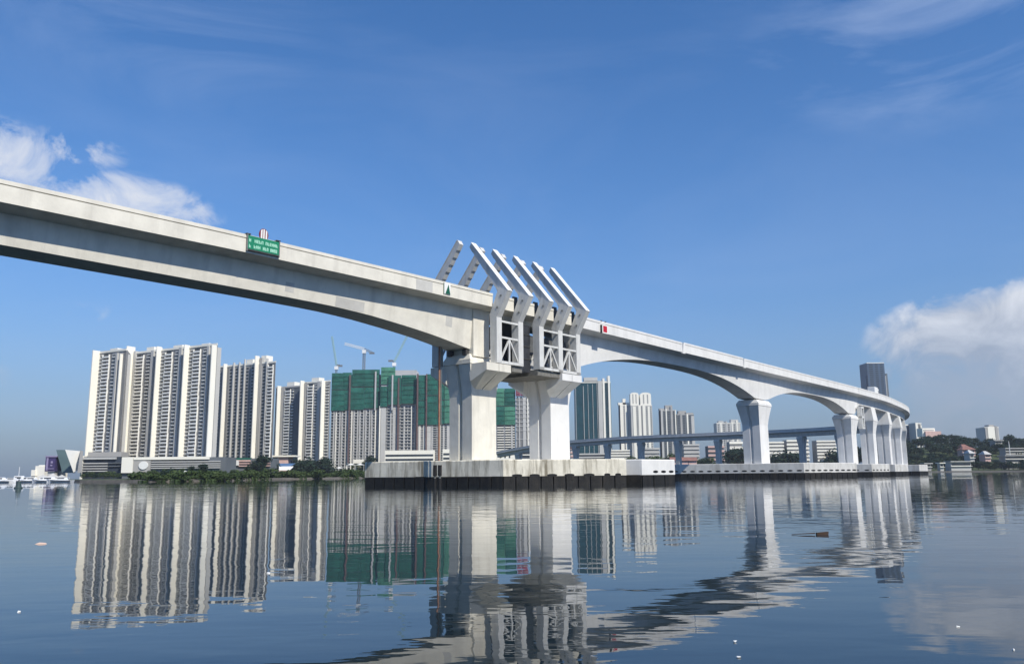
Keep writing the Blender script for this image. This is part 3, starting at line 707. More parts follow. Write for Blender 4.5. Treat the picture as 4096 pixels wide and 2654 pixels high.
# ------------------------------------------------------------------ the city behind
M['washing'] = mat('faded cloth', (0.40, 0.36, 0.38), 0.9, 0.3, 0.6)
rf = random.Random(17)
def tower(label, px0, px1, D, ytop, cols, floors, depth=16, yaw=0.0, wall='twr_grey', z0=2.0, roof=(), group=None, name='apartment_tower', cat='apartment tower', finp=1.3):
    """cols: (kind, a, b[, dz]) with a..b in photo columns at the tower's foot; the facade runs along local x and looks to -y.
    A 'blade' is a thin cross wall standing proud of the facade: a..b is the width in which its sunny right side shows."""
    cs, sn = math.cos(yaw), math.sin(yaw)
    cx = gx((px0+px1)/2, D)
    H = hz((px0+px1)/2, ytop, D)-z0
    o = thing(name, label, cat, (cx, D, z0), yaw, group, local=True)
    def lx(p, y=0.0):
        k = gx(p, 1.0); return (k*D+k*y*cs-cx+y*sn)/(cs-k*sn)
    def ly(p, x):
        k = gx(p, 1.0); return (cx+x*cs-k*D-k*x*sn)/(sn+k*cs)
    xr = lx(px1)-(depth if abs(yaw) > .2 else 0)*1.02
    q = MB(); q.prism([(lx(px0),0),(lx(px1),0),(xr,depth),(lx(px0),depth)], 0, H); q.build('core_wall', M[wall], o)
    fh = (H-3.5)/floors
    for c in cols:
        kind, a, b = c[:3]; xa, xb = lx(a), lx(b); w = xb-xa; xm = (xa+xb)/2
        dz = c[3] if len(c) > 3 else 0.0
        if kind in ('blade','mblade'):
            p = ly(a, xb); q = MB(); q.box(xb-.7, xb, p, .2, -3, H+dz); q.build('blank_wall', M['twr_white' if kind == 'blade' else 'twr_mid'], o)
        elif kind in ('fin','gfin','mfin'):
            q = MB(); q.box(xa, xb, -finp, depth*.6, -.5, H+dz)
            q.build('blank_wall', M[{'fin':'twr_white','gfin':'twr_grey','mfin':'twr_mid'}[kind]], o)
        elif kind == 'slit':
            q = MB(); q.box(xa, xb, -.06, .3, 0, H-.5); q.build('recess', M['slit' if wall != 'twr_dark' else 'twr_dark'], o)
        elif kind == 'balc':
            q = MB(); q.box(xa+.05, xb-.05, -.08, .3, .5, H-1.5); q.build('recess', M['recess'], o)
            mb = MB(); mb.box(-w/2, w/2, -1.25, -.081, 0, .22); mb.box(-w/2, w/2, -1.30, -1.18, .06, 1.22); mb.box(-w/2,-w/2+.14,-1.17,-.082,.221,fh*.98); mb.box(w/2-.14,w/2,-1.17,-.082,.221,fh*.98)
            me = mb.mesh('balcony', M['twr_slab'])
            mb.cur = 1; mb.box(-w*.44, w*rf.uniform(-.1,.3), -1.0, -.9, 1.2, fh*.96); mb.cur = 2; mb.box(w*.2, w*.42, -1.16, -1.0, 1.25, fh*.7)
            me2 = mb.mesh('balcony', [M['twr_slab'], M['pane'], M['washing']])
            for k in range(floors): inst(me2 if rf.random() < .3 else me, 'balcony', o, (xm, rf.uniform(-.25,.05), 1.2+k*fh))
        elif kind == 'win':
            mb = MB(); hw = w*.36
            mb.cur = 0; mb.box(-hw, hw, -.16, .1, fh*.28, fh*.80)
            mb.cur = 1; mb.box(-hw-.35, hw+.35, -.62, .1, fh*.04, fh*.27); mb.box(-hw-.12, hw+.12, -.26, .1, fh*.81, fh*.92)
            me0 = mb.mesh('window', [M['pane'], M['twr_slab']])
            mb.box(hw*.2, hw+.4, -.95, -.1, fh*.02, fh*.30)      # with an air-conditioner on the sill
            me1 = mb.mesh('window', [M['pane'], M['twr_slab']])
            for k in range(floors): me = me1 if rf.random() < .4 else me0; inst(me, 'window', o, (xm, 0, 1.2+k*fh))
        elif kind == 'strip':   # windows too small to tell apart: one part
            mb = MB()
            for k in range(floors): mb.box(xa+w*.12, xb-w*.12, -.14, .1, 1.2+k*fh+fh*.25, 1.2+k*fh+fh*.78)
            tag(mb.build('window_strip', M['pane'], o, fix=False), kind='stuff')
    for (a, b, h, mt) in roof:
        q = MB(); q.box(lx(a), lx(b), 1.5, depth*.55, H, H+h); q.build('roof_box', M[mt], o)
    q = MB(); q.box(lx(px0)-.25, lx(px1)+.25, -.4, .0, H-.9, H+.5); q.build('roof_parapet', M['twr_white' if wall != 'twr_dark' else 'twr_mid'], o)
    return o

g = 'cream and grey apartment towers on the left'
Y = R(-27)
tower('leftmost grey apartment tower with a wide cream end wall, above the dark car park', 336, 470, 558, 1404,
      [('blade',333,362,0.8),('win',366,377),('balc',379,406),('slit',408,413),('win',415,430),('mfin',433,440,-2),('blade',446,457,-3),('slit',459,469)], 34, yaw=Y, roof=((395,425,2.0,'twr_white'),), group=g)
def slab2(a): return [('win',a,a+15),('balc',a+18,a+46),('slit',a+49,a+53),('win',a+55,a+70)]
tower('widest apartment slab with four repeating cream strips, tallest of the left row', 478, 842, 560, 1394,
      [('blade',472,505,4.0),('mfin',507,514,1),('balc',517,546),('slit',549,554),('win',556,574),('mfin',577,588,0),('blade',595,614,2)]+slab2(617)+[('mfin',691,702,0),('blade',708,729,1)]+slab2(732)+[('mfin',806,814,-1),('blade',821,841,-1.0)],
      35, yaw=Y, roof=((545,575,3.2,'twr_white'),(655,690,2.4,'twr_white'),(770,800,1.5,'twr_white')), group=g)
tower('grey striped apartment slab of thin light and dark bands, right of the widest slab', 846, 1085, 660, 1456,
      [('mblade',847,853,0),('strip',855,863),('slit',864,871),('blade',873,887,1.5),('slit',888,896),('strip',898,910),('mblade',913,919,2),('strip',921,933),('mblade',936,941,2),('strip',943,955),('mblade',958,963,4),('strip',965,977),('slit',978,985),('strip',987,998),
       ('blade',1001,1017,5.5),('gfin',1020,1030,4),('strip',1033,1046),('mblade',1049,1055,3),('balc',1058,1078),('slit',1080,1084)], 32, yaw=Y, roof=((960,985,4,'twr_white'),(1020,1040,6,'twr_white')), group=g, finp=.6)
tower('smaller apartment tower with a cream wall and navy recess, third from the green netting', 1090, 1189, 770, 1546,
      [('slit',1091,1096),('blade',1097,1112,1),('gfin',1114,1127,0),('balc',1130,1152),('win',1154,1164),('slit',1168,1186)], 29, yaw=Y, wall='twr_dark', roof=((1130,1160,4.5,'twr_white'),), group=g, finp=.6)
tower('apartment tower with two cream walls beside the green netted building', 1192, 1312, 750, 1526,
      [('blade',1190,1205,1.5),('gfin',1208,1218,0),('balc',1222,1244),('win',1248,1258),('mfin',1260,1272,0),('blade',1276,1290,0),('win',1293,1308)], 30, yaw=Y, roof=((1230,1260,4,'twr_white'),), group=g, finp=.6)

def building(name, label, cat, D, boxes, z0=2.0, group=None, depth=18):
    """boxes: (part, px0, px1, ytop, ybottom, material, y offset, thickness) in photo rows and columns at distance D"""
    cx = gx((boxes[0][1]+boxes[0][2])/2, D)
    o = thing(name, label, cat, (cx, D, z0), 0, group)
    for (part, a, b, yt, yb, mt, dy, th) in boxes:
        zt_ = hz((a+b)/2, yt, D); zb_ = z0 if yb is None else hz((a+b)/2, yb, D)
        q = MB(); q.box(gx(a,D), gx(b,D), D+dy, D+dy+th, zb_, zt_); q.build(part, M[mt], o)
    return o
# podiums
bx = [('block',325,484,1826,None,'podium_dark',0,14),('end_pier',322,329,1822,None,'twr_white',-1.2,8),('top_slab',330,462,1828,1836,'twr_mid',-1.5,1.4)]
for y in (1850,1861,1871,1881): bx.append(('deck_edge',328,428,y,y+4,'twr_mid',-1.2,1.1))
for y in (1849,1862): bx.append(('deck_edge',432,484,y,y+3,'twr_dark',-1.0,.9))
bx.append(('upper_wall',335,470,1806,1826,'twr_grey',3,10))
building('car_park_podium', 'dark car park podium with pale deck edges under the leftmost tower', 'car park', 530, bx)
bx = [('block',487,900,1828,None,'twr_dark',0,20),('cream_wall',487,532,1827,1890,'twr_white',-1.6,1.5),('grey_wall',533,602,1836,None,'twr_grey',-1.2,1.1),('top_band',534,835,1826,1837,'twr_white',-1.6,1.5)]
for a,b,y in ((604,880,1843),(604,880,1852),(604,880,1860),(604,880,1868)): bx.append(('deck_edge',a,b,y,y+4,'twr_mid',-1.3,1.2))
o = building('car_park_podium', 'long podium under the widest slab with a cream corner wall and banded parking decks', 'car park', 525, bx)
q = MB(); zc_ = hz(570,1860,523); xc_ = gx(569,523)
q.loft([[(xc_+math.cos(a*PI/9)*2.9, 523.9, zc_+math.sin(a*PI/9)*2.5) for a in range(18)],[(xc_+math.cos(a*PI/9)*2.9, 523.2, zc_+math.sin(a*PI/9)*2.5) for a in range(18)]])
q.build('round_emblem', M['white'], o)
bx = [('block',900,1080,1832,None,'twr_dark',0,22),('roof_slab',900,1000,1830,1838,'net',-1,4),('brown_band',840,1000,1839,1846,'pink_wall',-1.4,1.3)]
for x in (896,919,942): bx.append(('glazed_bay',x,x+13,1840,1860,'white',-1.5,1.4))
for y in (1850,1860): bx.append(('deck_edge',955,1080,y,y+4,'pink_wall',-1.2,1.1))
building('car_park_podium', 'brownish podium with three bright glazed bays under the striped slab', 'car park', 600, bx)
building('podium_hall', 'cream low hall with an upturned white roof edge among trees below the small towers', 'hall', 690,
   [('wall',1100,1150,1826,None,'pink_wall',0,14),('roof_edge',1088,1180,1820,1826,'twr_white',-2,18),('dark_arch',1092,1108,1826,1836,'twr_dark',-.4,.3)])
# slanted hall, billboard and marina pavilion at the left end
D = 528
o = thing('slanted_hall', 'slanting grey wedge building with a white triangular face at the left end of the towers', 'building', (gx(270,D),D,2))
P = lambda px, py, dd: (gx(px,D+dd), D+dd, hz(px,py,D+dd))
q = hull([P(215,1798,12),P(258,1798,12),P(300,1890,12),P(248,1890,12),P(222,1812,12),P(215,1798,22),P(258,1798,22),P(300,1890,22),P(248,1890,22)]); q.build('leaning_wall', M['teal_wall'], o)
q = MB(); tri = [(251,1797),(313,1803),(308,1880),(292,1888)]
q.loft([[P(a,b,-3+(a-251)*.17) for a,b in tri],[P(a,b,-1.6+(a-251)*.17) for a,b in tri]]); q.build('white_face', M['white'], o)
q = hull([P(313,1800,-1),P(325,1803,-1),P(325,1890,-1),P(308,1890,-1),P(313,1800,15),P(325,1803,15),P(325,1890,15)]); q.build('side_wall', M['twr_grey'], o)
building('billboard_block', 'purple hoarding block with a dark panel beside the slanting hall', 'billboard', 540,
   [('block',176,216,1824,1884,'purple',0,8),('top_edge',176,222,1822,1827,'lilac',-.5,9),('side_edge',181,188,1830,1880,'lilac',-.4,.35),('bottom_edge',184,213,1872,1875,'lilac',-.5,.45),('pale_motif',199,206,1843,1852,'lilac',-.45,.4),('pale_motif',198,205,1857,1863,'lilac',-.45,.4),('base',185,212,1885,None,'twr_mid',1,6)])
building('cream_building', 'cream stepped building left of the purple hoarding', 'building', 560,
   [('block',138,175,1862,None,'twr_white',0,12),('lower_wing',126,142,1878,None,'twr_white',-1,10),('window_band',128,152,1902,1904,'twr_dark',-1.3,.3),('upper_step',144,172,1859,1866,'twr_white',2,8)])
building('white_annex', 'small white block between the purple hoarding and the slanting hall', 'building', 552,
   [('block',216,243,1866,None,'twr_white',0,8),('window_band',220,240,1888,1891,'twr_grey',-.3,.25)])
def canopy(x0, x1, ypk, D, label):
    o = thing('tent_canopy', label, 'canopy', (gx((x0+x1)/2,D),D,2), 0, 'tent canopies at the marina')
    a, b = gx(x0,D), gx(x1,D); c = (a+b)/2; zp = hz((x0+x1)/2,ypk,D); ze = max(3.2, zp*.45); w = (b-a)/2
    q = MB(); q.loft([[(c+sx*w*k*(1), D+sy*w*k, ze+(zp-ze)*(1-k)**1.7) for sx,sy in ((-1,-1),(1,-1),(1,1),(-1,1))] for k in (1,.6,.3,.04)]); q.build('membrane', M['twr_mid'], o)
    for sx in (-1,1):
        for sy in (-1,1):
            q = MB(); q.tube((c+sx*w*.93,D+sy*w*.93,0),(c+sx*w*.93,D+sy*w*.93,ze),.15,6); q.build('pole', M['white'], o)
for i,(a,b,y,d,l) in enumerate(((150,196,1895,520,'pale peaked tent canopy left of the purple hoarding'),(186,236,1890,525,'pale peaked tent canopy below the purple hoarding'),(226,268,1897,515,'pale peaked tent canopy below the slanting hall'))): canopy(a,b,y,d,l)

# construction site under green netting
D = 850
rg_site = random.Random(21)
def site_block(label, px0, px1, ytop, ynet, cols, D, nets, depth=24, wall='raw_conc', group='netted blocks under construction', floors=22, hang=()):
    X0, X1 = gx(px0,D), gx(px1,D); cx = (X0+X1)/2; z0 = 2.0
    o = thing('construction_block', label, 'building under construction', (cx,D,z0), 0, group)
    zt_ = hz((px0+px1)/2, ytop, D); zn = hz((px0+px1)/2, ynet, D)
    q = MB(); q.box(X0+.3, X1-.3, .3+D, D+depth, z0, zt_-2); q.build('core_wall', M[wall], o)
    fh = (zn-z0)/floors
    for c in cols:
        kind,a,b = c; xa,xb = gx(a,D),gx(b,D)
        if kind == 'col': q = MB(); q.box(xa,xb,D-.7,D+.25,z0,zn); q.build('white_pier', M['twr_mid' if rg_site.random() < .65 else 'twr_white'], o)
        if kind == 'dark': q = MB(); q.box(xa,xb,D-.1,D+.25,z0,zn); q.build('dark_bay', M['slit'], o)
        if kind == 'grey': q = MB(); q.box(xa,xb,D-.5,D+.25,z0,zn); q.build('grey_bay', M['twr_mid'], o)
        if kind == 'win':
            mb = MB(); w = xb-xa; mb.cur = 0; mb.box(-w*.38,w*.38,-.12,.1,fh*.25,fh*.80); mb.cur = 1; mb.box(-w/2,w/2,-.5,.05,fh*.02,fh*.15)
            me = mb.mesh('window', [M['pane'],M['twr_white']])
            for k in range(floors): inst(me,'window',o,((xa+xb)/2-cx, 0, k*fh))
        if kind == 'slab':
            mb = MB(); w = xb-xa; mb.box(-w/2,w/2,-1.0,.25,0,.9); me = mb.mesh('balcony', M['twr_white'])
            q = MB(); q.box(xa,xb,D-.05,D+.25,z0,zn); q.build('recess', M['recess'], o)
            for k in range(floors): inst(me,'balcony',o,((xa+xb)/2-cx, 0, k*fh))
    fl = MB()
    for k in range(1, floors):
        if rg_site.random() < .85: fl.box(X0+.4, X1-.4, D-.62+rg_site.uniform(-.1,.1), D+.2, z0+k*fh, z0+k*fh+.55)
    tag(fl.build('floor_edges', M['twr_mid'], o), kind='stuff')
    for (a,b,yt,yb,mt,dy) in nets:
        xa,xb = gx(a,D),gx(b,D); z1 = hz((a+b)/2,yt,D); z0n = hz((a+b)/2,yb,D)
        # each sheet bellies a little between its ties
        mb = MB(); nx, nz = 4, 5; vs = []
        for j in range(nz+1):
            for i in range(nx+1):
                u, v = i/nx, j/nz
                vs.append((xa+(xb-xa)*u, D+dy-.9-.7*math.sin(PI*u)*abs(math.sin(PI*v*2))-random.uniform(0,.25), z0n+(z1-z0n)*v))
        mb.add(vs, [(j*(nx+1)+i, j*(nx+1)+i+1, (j+1)*(nx+1)+i+1, (j+1)*(nx+1)+i) for j in range(nz) for i in range(nx)])
        q = mb; ob = q.build('net_sheet', M[mt], o, fix=False); sm_ = ob.modifiers.new('thick','SOLIDIFY'); sm_.thickness = .12
        ob.modifiers.move(0,0)
        for kk in range(1, 4):      # scaffold ledgers pressing through the net
            zk_ = z0n+(z1-z0n)*kk/4; t = MB(); t.tube((xa+.2,D+dy-1.75,zk_),(xb-.2,D+dy-1.75,zk_),.16,5); t.build('scaffold_ledger', M['tri_green'], o)
        t = MB(); t.box(xa,xb,D+dy-1.35,D+dy-.2,z0n-.5,z0n-.05); t.build('scaffold_deck', M['bearing'], o)
    for (a,b,yt,yb,mt) in hang:
        q = MB(); q.box(gx(a,D),gx(b,D),D-3.2,D-1.8,hz((a+b)/2,yb,D),hz((a+b)/2,yt,D)); q.build('hoist_mast', M[mt], o)
    return o
cols = []
for a in range(1318,1510,24): cols += [('win',a+1,a+9),('col',a+10,a+14),('dark',a+15,a+18),('col',a+19,a+22)]
site_block('left netted block under construction, green netting above white bays', 1317, 1516, 1490, 1640, cols, 850,
   [(1317,1362,1492,1557,'net',0),(1362,1398,1490,1557,'net',0),(1400,1512,1478,1545,'net',0),(1317,1372,1559,1642,'net',0),(1373,1450,1550,1638,'net',0),(1451,1516,1548,1632,'net',0)],
   hang=((1390,1396,1500,1850,'mast_red'),(1494,1500,1486,1640,'raw_conc')))
cols = [('col',1513,1518),('col',1520,1540),('dark',1541,1545),('win',1546,1556),('col',1558,1562),('dark',1563,1567),('grey',1568,1580),('col',1582,1585),('dark',1586,1598),('win',1600,1610),('col',1612,1616),('win',1618,1628),('win',1630,1640),('col',1642,1645),('dark',1648,1655),('col',1657,1660)]
site_block('middle netted block under construction with a pale green top corner', 1517, 1662, 1472, 1622, cols, 846,
   [(1517,1575,1468,1536,'net_pale',1),(1516,1546,1545,1626,'net',0),(1548,1600,1502,1618,'net',-1),(1602,1662,1500,1540,'net',-1),(1602,1662,1542,1614,'net',-1)],
   hang=((1588,1594,1512,1845,'mast_red'),(1563,1569,1500,1640,'raw_conc')))
cols = [('grey',1668,1674),('col',1676,1680),('dark',1682,1690),('col',1692,1696),('grey',1704,1722),('col',1725,1729),('win',1731,1745),('dark',1746,1752),('col',1754,1762),('win',1763,1770),('col',1771,1777),('win',1779,1785),('col',1787,1800)]
site_block('right netted block under construction behind the rusty mast', 1664, 1830, 1490, 1698, cols, 842,
   [(1664,1702,1500,1600,'net',0),(1664,1702,1602,1698,'net',0),(1704,1750,1496,1580,'net',0),(1704,1750,1582,1698,'net',0),(1752,1776,1492,1598,'net',0),(1777,1812,1512,1597,'net_pale',-1),(1752,1776,1600,1695,'net',0),(1777,1812,1600,1692,'net_pale',-1)],
   hang=((1665,1671,1496,1850,'mast_red'),(1702,1707,1496,1850,'mast_red')))
site_block('netted block under construction seen in the gap between the twin piers', 1975, 2064, 1550, 1700, [('slab',1990,2016),('slab',2022,2044),('col',2046,2052),('slab',2053,2060)], 840,
   [(1978,2019,1553,1622,'net_pale',0),(2020,2064,1553,1622,'net',0),(1978,2019,1624,1698,'net',0),(2020,2064,1624,1698,'net_pale',0)], floors=20)
site_block('unfinished grey frame topped by pink netting, next to the second pier', 2064, 2128, 1583, 1585, [('dark',2070,2076),('col',2078,2082),('dark',2084,2092),('grey',2094,2106),('dark',2108,2111),('col',2112,2116)], 838,
   [(2066,2084,1553,1582,'net_red',0),(2085,2108,1553,1582,'net_red',0)], floors=18)
for (a,b,y0,l) in ((1412,1452,1836,'small white banded podium at the left of the netted blocks'),(1538,1735,1800,'long white podium of four banded decks under the netted blocks'),(1770,1805,1795,'short white podium right of the rusty mast'),(1985,2063,1800,'white podium with small dark openings between the twin piers'),(2064,2120,1800,'dark navy podium with pale bands behind the second pier')):
    bx = [('block',a,b,y0,None,'twr_white' if a != 2064 else 'podium_dark',0,12)]
    for k in range(3):
        yy = y0+16+k*17
        if a == 1985: bx += [('opening',2000+k*18,2006+k*18,1815,1830,'podium_dark',-.2,.15)]
        elif a == 2064: bx += [('deck_edge',2085,2120,yy,yy+4,'twr_white',-.5,.45)]
        else: bx += [('opening',a+3,b-3,yy,yy+8,'podium_dark',-.2,.15)]
    building('site_podium', l, 'podium', 815, bx, group='white podiums of the building site')
# tower cranes
def crane(label, px, D, ybase, ycab, jib, mt, counter=None, th=1.3):
    x = gx(px,D); zb = hz(px,ybase,D); zc = hz(px,ycab,D)
    o = thing('tower_crane', label, 'tower crane', (x,D,zb), 0, 'tower cranes over the building site')
    def lattice(p, q, w, n):
        mb = MB(); p, q = Vector(p), Vector(q); d = (q-p); a = d.normalized().cross(Vector((0,1,0))); a.normalize(); b = Vector((0,1,0))
        r = w*.13
        cor = [(a+b)*w/2,(a-b)*w/2,(-a-b)*w/2,(-a+b)*w/2]
        for c in cor: mb.tube(p+c, q+c, r, 4)
        for k in range(n):
            for i in range(4):
                mb.tube(p+d*k/n+cor[i], p+d*(k+1)/n+cor[(i+1)%4], r*.7, 4)
        return mb
    lattice((x,D,zb-8),(x,D,zc),th,max(4,int((zc-zb+8)/2.2))).build('mast', M['crane_grey'], o)
    (jx, jy) = jib; j = (gx(jx,D), D, hz(jx,jy,D)); L = (Vector(j)-Vector((x,D,zc))).length
    lattice((x,D,zc+.5), j, th*.95, max(6,int(L/2))).build('jib', M[mt], o)
    if counter:
        c = (gx(counter[0],D), D, hz(counter[0],counter[1],D)); lattice((x,D,zc+.4), c, th*.8, 6).build('counter_jib', M['crane_grey'], o)
        q = MB(); q.box(c[0]-2.6,c[0]+2.6,D-1,D+1,c[2]-1.6,c[2]+.2); q.build('counterweight', M['crane_grey'], o)
    q = MB(); q.box(x-1.9,x+2.1,D-1.8,D+1,zc-4.2,zc-.6); q.build('cab', M['crane_white'], o)
    return o
crane('white flat-top crane with its jib pointing left', 1446, 870, 1482, 1397, (1365,1374), 'crane_white', (1478,1409), 2.2)
crane('pale green luffing crane with a nearly upright jib at the left end', 1334, 875, 1486, 1462, (1312,1345), 'crane_green', (1348,1460), 1.5)
crane('pale green luffing crane with a raised jib leaning right', 1570, 872, 1475, 1448, (1628,1330), 'crane_green', (1556,1440), 1.5)

# towers right of the twin piers
tower('teal glass tower with thin pale fins and a floating roof plane', 2308, 2452, 1300, 1528,
   [('mfin',2309,2310.5,0),('mfin',2340,2342,-6),('mfin',2359,2360.5,-3),('mfin',2378,2379.5,-3),('mfin',2396,2397.5,0),('mfin',2401,2418,2),('fin',2420,2428,6),('strip',2430,2440),('fin',2442,2450,10)], 40, depth=30, wall='teal_glass', roof=((2345,2400,8,'twr_mid'),(2346,2448,2,'twr_mid')), name='glass_tower', cat='tower', finp=1.0)
tower('slender cream tower with a flat cap, left of the twin round-topped tower', 2488, 2530, 1450, 1618, [('fin',2488,2500,0),('strip',2502,2505),('fin',2507,2516,0),('strip',2518,2520),('mfin',2522,2530,-3)], 34, depth=24, wall='twr_mid', roof=((2482,2526,4,'twr_white'),(2500,2512,11,'twr_white')), name='cream_tower', finp=.8)
o = tower('cream twin tower with two rounded tops', 2532, 2618, 1440, 1620, [('fin',2540,2552,-2),('win',2553,2560),('fin',2562,2572,0),('slit',2573,2577),('fin',2579,2590,0),('win',2592,2598),('fin',2600,2608,-2),('win',2610,2616)], 34, depth=26, wall='twr_mid', name='cream_tower', finp=.8)
for a,b in ((2532,2566),(2572,2616)):
    xa = gx(a,1440)-o.location.x; xb = gx(b,1440)-o.location.x; zb_ = hz(2570,1618,1440)-2.0; zt2 = hz(2570,1568,1440)-2.0
    r = (xb-xa)/2; q = MB(); prof = [(xa,zb_)]+[((xa+xb)/2-r*math.cos(t*PI/10), zt2-r*.45+r*.45*math.sin(t*PI/10)) for t in range(11)]+[(xb,zb_)]
    q.loft([[(x,2,z) for x,z in prof],[(x,18,z) for x,z in prof]]); q.build('rounded_top', M['twr_white'], o)
    for f_ in (.25,.62):
        q = MB(); q.box(xa+(xb-xa)*f_,xa+(xb-xa)*(f_+.12),1.8,2.05,zb_+2,zt2-r*.4); q.build('tall_window', M['twr_grey'], o)
tower('dark grey apartment tower with slanted roof slabs, left half of the pair', 2652, 2714, 1600, 1640, [('mfin',2652,2660,2),('strip',2662,2670),('fin',2672,2676,3),('strip',2678,2690),('gfin',2692,2700,8),('strip',2701,2708),('fin',2709,2713,0)], 36, depth=24, wall='twr_dark', roof=((2648,2668,4,'twr_grey'),(2672,2700,10,'twr_grey')), finp=1.0, group='dark grey apartment pair')
tower('dark grey apartment tower with one bright strip, right half of the pair', 2716, 2786, 1600, 1656, [('strip',2718,2728),('gfin',2730,2738,2),('strip',2740,2750),('fin',2756,2762,0),('strip',2764,2772),('mfin',2774,2786,-3)], 34, depth=24, wall='twr_dark', roof=((2724,2756,7,'twr_grey'),(2750,2784,3,'twr_grey')), finp=1.0, group='dark grey apartment pair')
tower('small distant pair of hazy apartment towers left of the tall flared pier', 2876, 2972, 2000, 1690, [('strip',2880,2886),('fin',2890,2896,0),('strip',2900,2910),('mfin',2913,2918,4),('strip',2920,2930),('fin',2936,2940,2),('strip',2944,2952),('fin',2955,2960,6)], 24, depth=30, wall='twr_mid', roof=((2885,2905,5,'twr_mid'),(2935,2965,8,'twr_mid')), finp=1.0)
o = tower('tall dark blue tower rising behind the bend of the viaduct', 3502, 3573, 1850, 1450, [('strip',3508,3528),('strip',3533,3548),('strip',3553,3568)], 50, depth=40, wall='blue_glass', name='blue_tower', cat='tower')
for a,b,y,mt in ((3496,3502,1500,'blue_glass'),(3574,3579,1500,'twr_mid'),(3580,3586,1492,'twr_dark')):
    x0 = gx(a,1850)-o.location.x; x1 = gx(b,1850)-o.location.x; q = MB(); q.box(x0,x1,4,30,0,hz(a,y,1850)-2); q.build('side_slab', M[mt], o)
tower('grey office block on the hill edge right of the last pier', 3622, 3680, 1250, 1698, [('strip',3628,3640),('strip',3645,3658),('mfin',3668,3673,0)], 16, depth=30, wall='blue_glass', name='office_block', cat='office block', roof=((3672,3682,3,'twr_white'),))
tower('white slab with a flat overhanging roof on the hill edge', 3676, 3702, 1230, 1692, [('fin',3677,3686,1),('slit',3688,3696),('fin',3697,3702,-3)], 16, depth=20, wall='twr_mid', name='office_block', cat='office block')
building('white_hotel', 'low white stepped hotel on the ridge', 'hotel', 1150, [('block',3704,3755,1711,1745,'twr_white',0,16),('lower_wing',3712,3775,1724,1748,'pink_wall',-3,14),('window_band',3708,3750,1718,1721,'twr_grey',-.4,.3)], z0=30)
tower('white tower with grey flanks standing alone on the right horizon', 3955, 4012, 1250, 1708, [('gfin',3956,3964,0),('fin',3966,3994,1),('gfin',3997,4006,2)], 18, depth=24, wall='twr_mid', roof=((3976,3996,4,'twr_grey'),), name='white_tower', cat='tower')

# low buildings under the return leg
def banded(label, px0, px1, D, ytop, n, mt='twr_white', dark='twr_grey', group='low banded blocks behind the return leg', ybot=None, roof=None):
    bx = [('block',px0,px1,ytop,ybot,dark,0,14)]
    y1 = 1850 if ybot is None else ybot
    for k in range(n):
        y = ytop+(y1-ytop)*k/n; bx.append(('floor_band',px0-2,px1+2,y,y+(y1-ytop)/n*.45,mt,-1.0,.9))
    if roof: bx.append(('roof',px0-3,px1+3,ytop-9,ytop-.5,roof,-2,18))
    return building('low_block', label, 'apartment block', D, bx, group=group)
banded('orange roofed low block at the foot of the teal tower', 2285, 2310, 860, 1790, 4, 'pink_wall', 'twr_mid', roof='red_roof')
banded('grey low podium below the teal tower', 2312, 2440, 860, 1812, 3, 'twr_mid', 'podium_dark')
banded('white curved-looking low block right of the teal tower', 2440, 2520, 850, 1798, 5)
banded('pale low block seen under the deck left of the red roofed stalls', 2560, 2640, 900, 1790, 4, 'twr_mid', 'twr_grey')
banded('pale block behind the small trees under the return leg', 2740, 2800, 900, 1775, 5, 'twr_mid', 'twr_grey')
banded('pinkish banded house under the deck left of the tall flared pier', 2838, 2900, 850, 1782, 4, 'pink_wall', 'twr_dark')
banded('pale flat behind the trees beside the tall flared pier', 2925, 2975, 880, 1765, 4)
banded('white banded apartment block right of the tall flared pier', 3082, 3140, 860, 1765, 6)
banded('white banded apartment block with dark openings, second right of the tall flared pier', 3155, 3240, 860, 1758, 6)
banded('white banded apartment block, third right of the tall flared pier', 3275, 3350, 855, 1760, 7)
o = thing('market_stalls', 'low red roofed stalls with a pink stripe at the water under the return leg', 'stalls', (gx(2735,760),765,2))
for a,b in ((2690,2712),(2714,2760),(2762,2795)):
    q = MB(); q.box(gx(a,760),gx(b,760),766,772,2,hz(a,1842,760)); q.build('stall', M['pink_wall'], o)
    xa,xb = gx(a,760)-.6,gx(b,760)+.6; zr_ = hz(a,1841,760); q = MB(); q.loft([[(xa,764.5,zr_),(xa,769,zr_+3.2),(xa,773.5,zr_)],[(xb,764.5,zr_),(xb,769,zr_+3.2),(xb,773.5,zr_)]]); q.build('roof', M['red_roof'], o)

# ------------------------------------------------------------------ hill on the right
def hill_h(px, D):
    lat = interp([(3300,0),(3480,8),(3560,20),(3640,24),(3750,29),(3850,30),(3900,24),(3990,25),(4100,25),(4300,22),(4700,10),(5200,0)], px)
    t = min(1, max(0, (D-735)/190.0)); back = min(1, max(0, (1350-D)/250.0))
    return lat*(t*t*(3-2*t))*back
def ground_z(px, D): return 2.0+hill_h(px, D)
hb = MB(); pxs = [3280+i*48 for i in range(41)]; ds = [738,760,790,820,850,880,910,940,980,1040,1120,1220,1350]
rh = random.Random(5)
vs_ = [(gx(p,d), d, 2.006+hill_h(p,d)*(1+rh.uniform(-.06,.06))) for d in ds for p in pxs]
npx = len(pxs)
hb.add(vs_, [(j*npx+i, j*npx+i+1, (j+1)*npx+i+1, (j+1)*npx+i) for j in range(len(ds)-1) for i in range(npx-1)])
tag(hb.build('hill', M['grass'], fix=False), kind='structure')

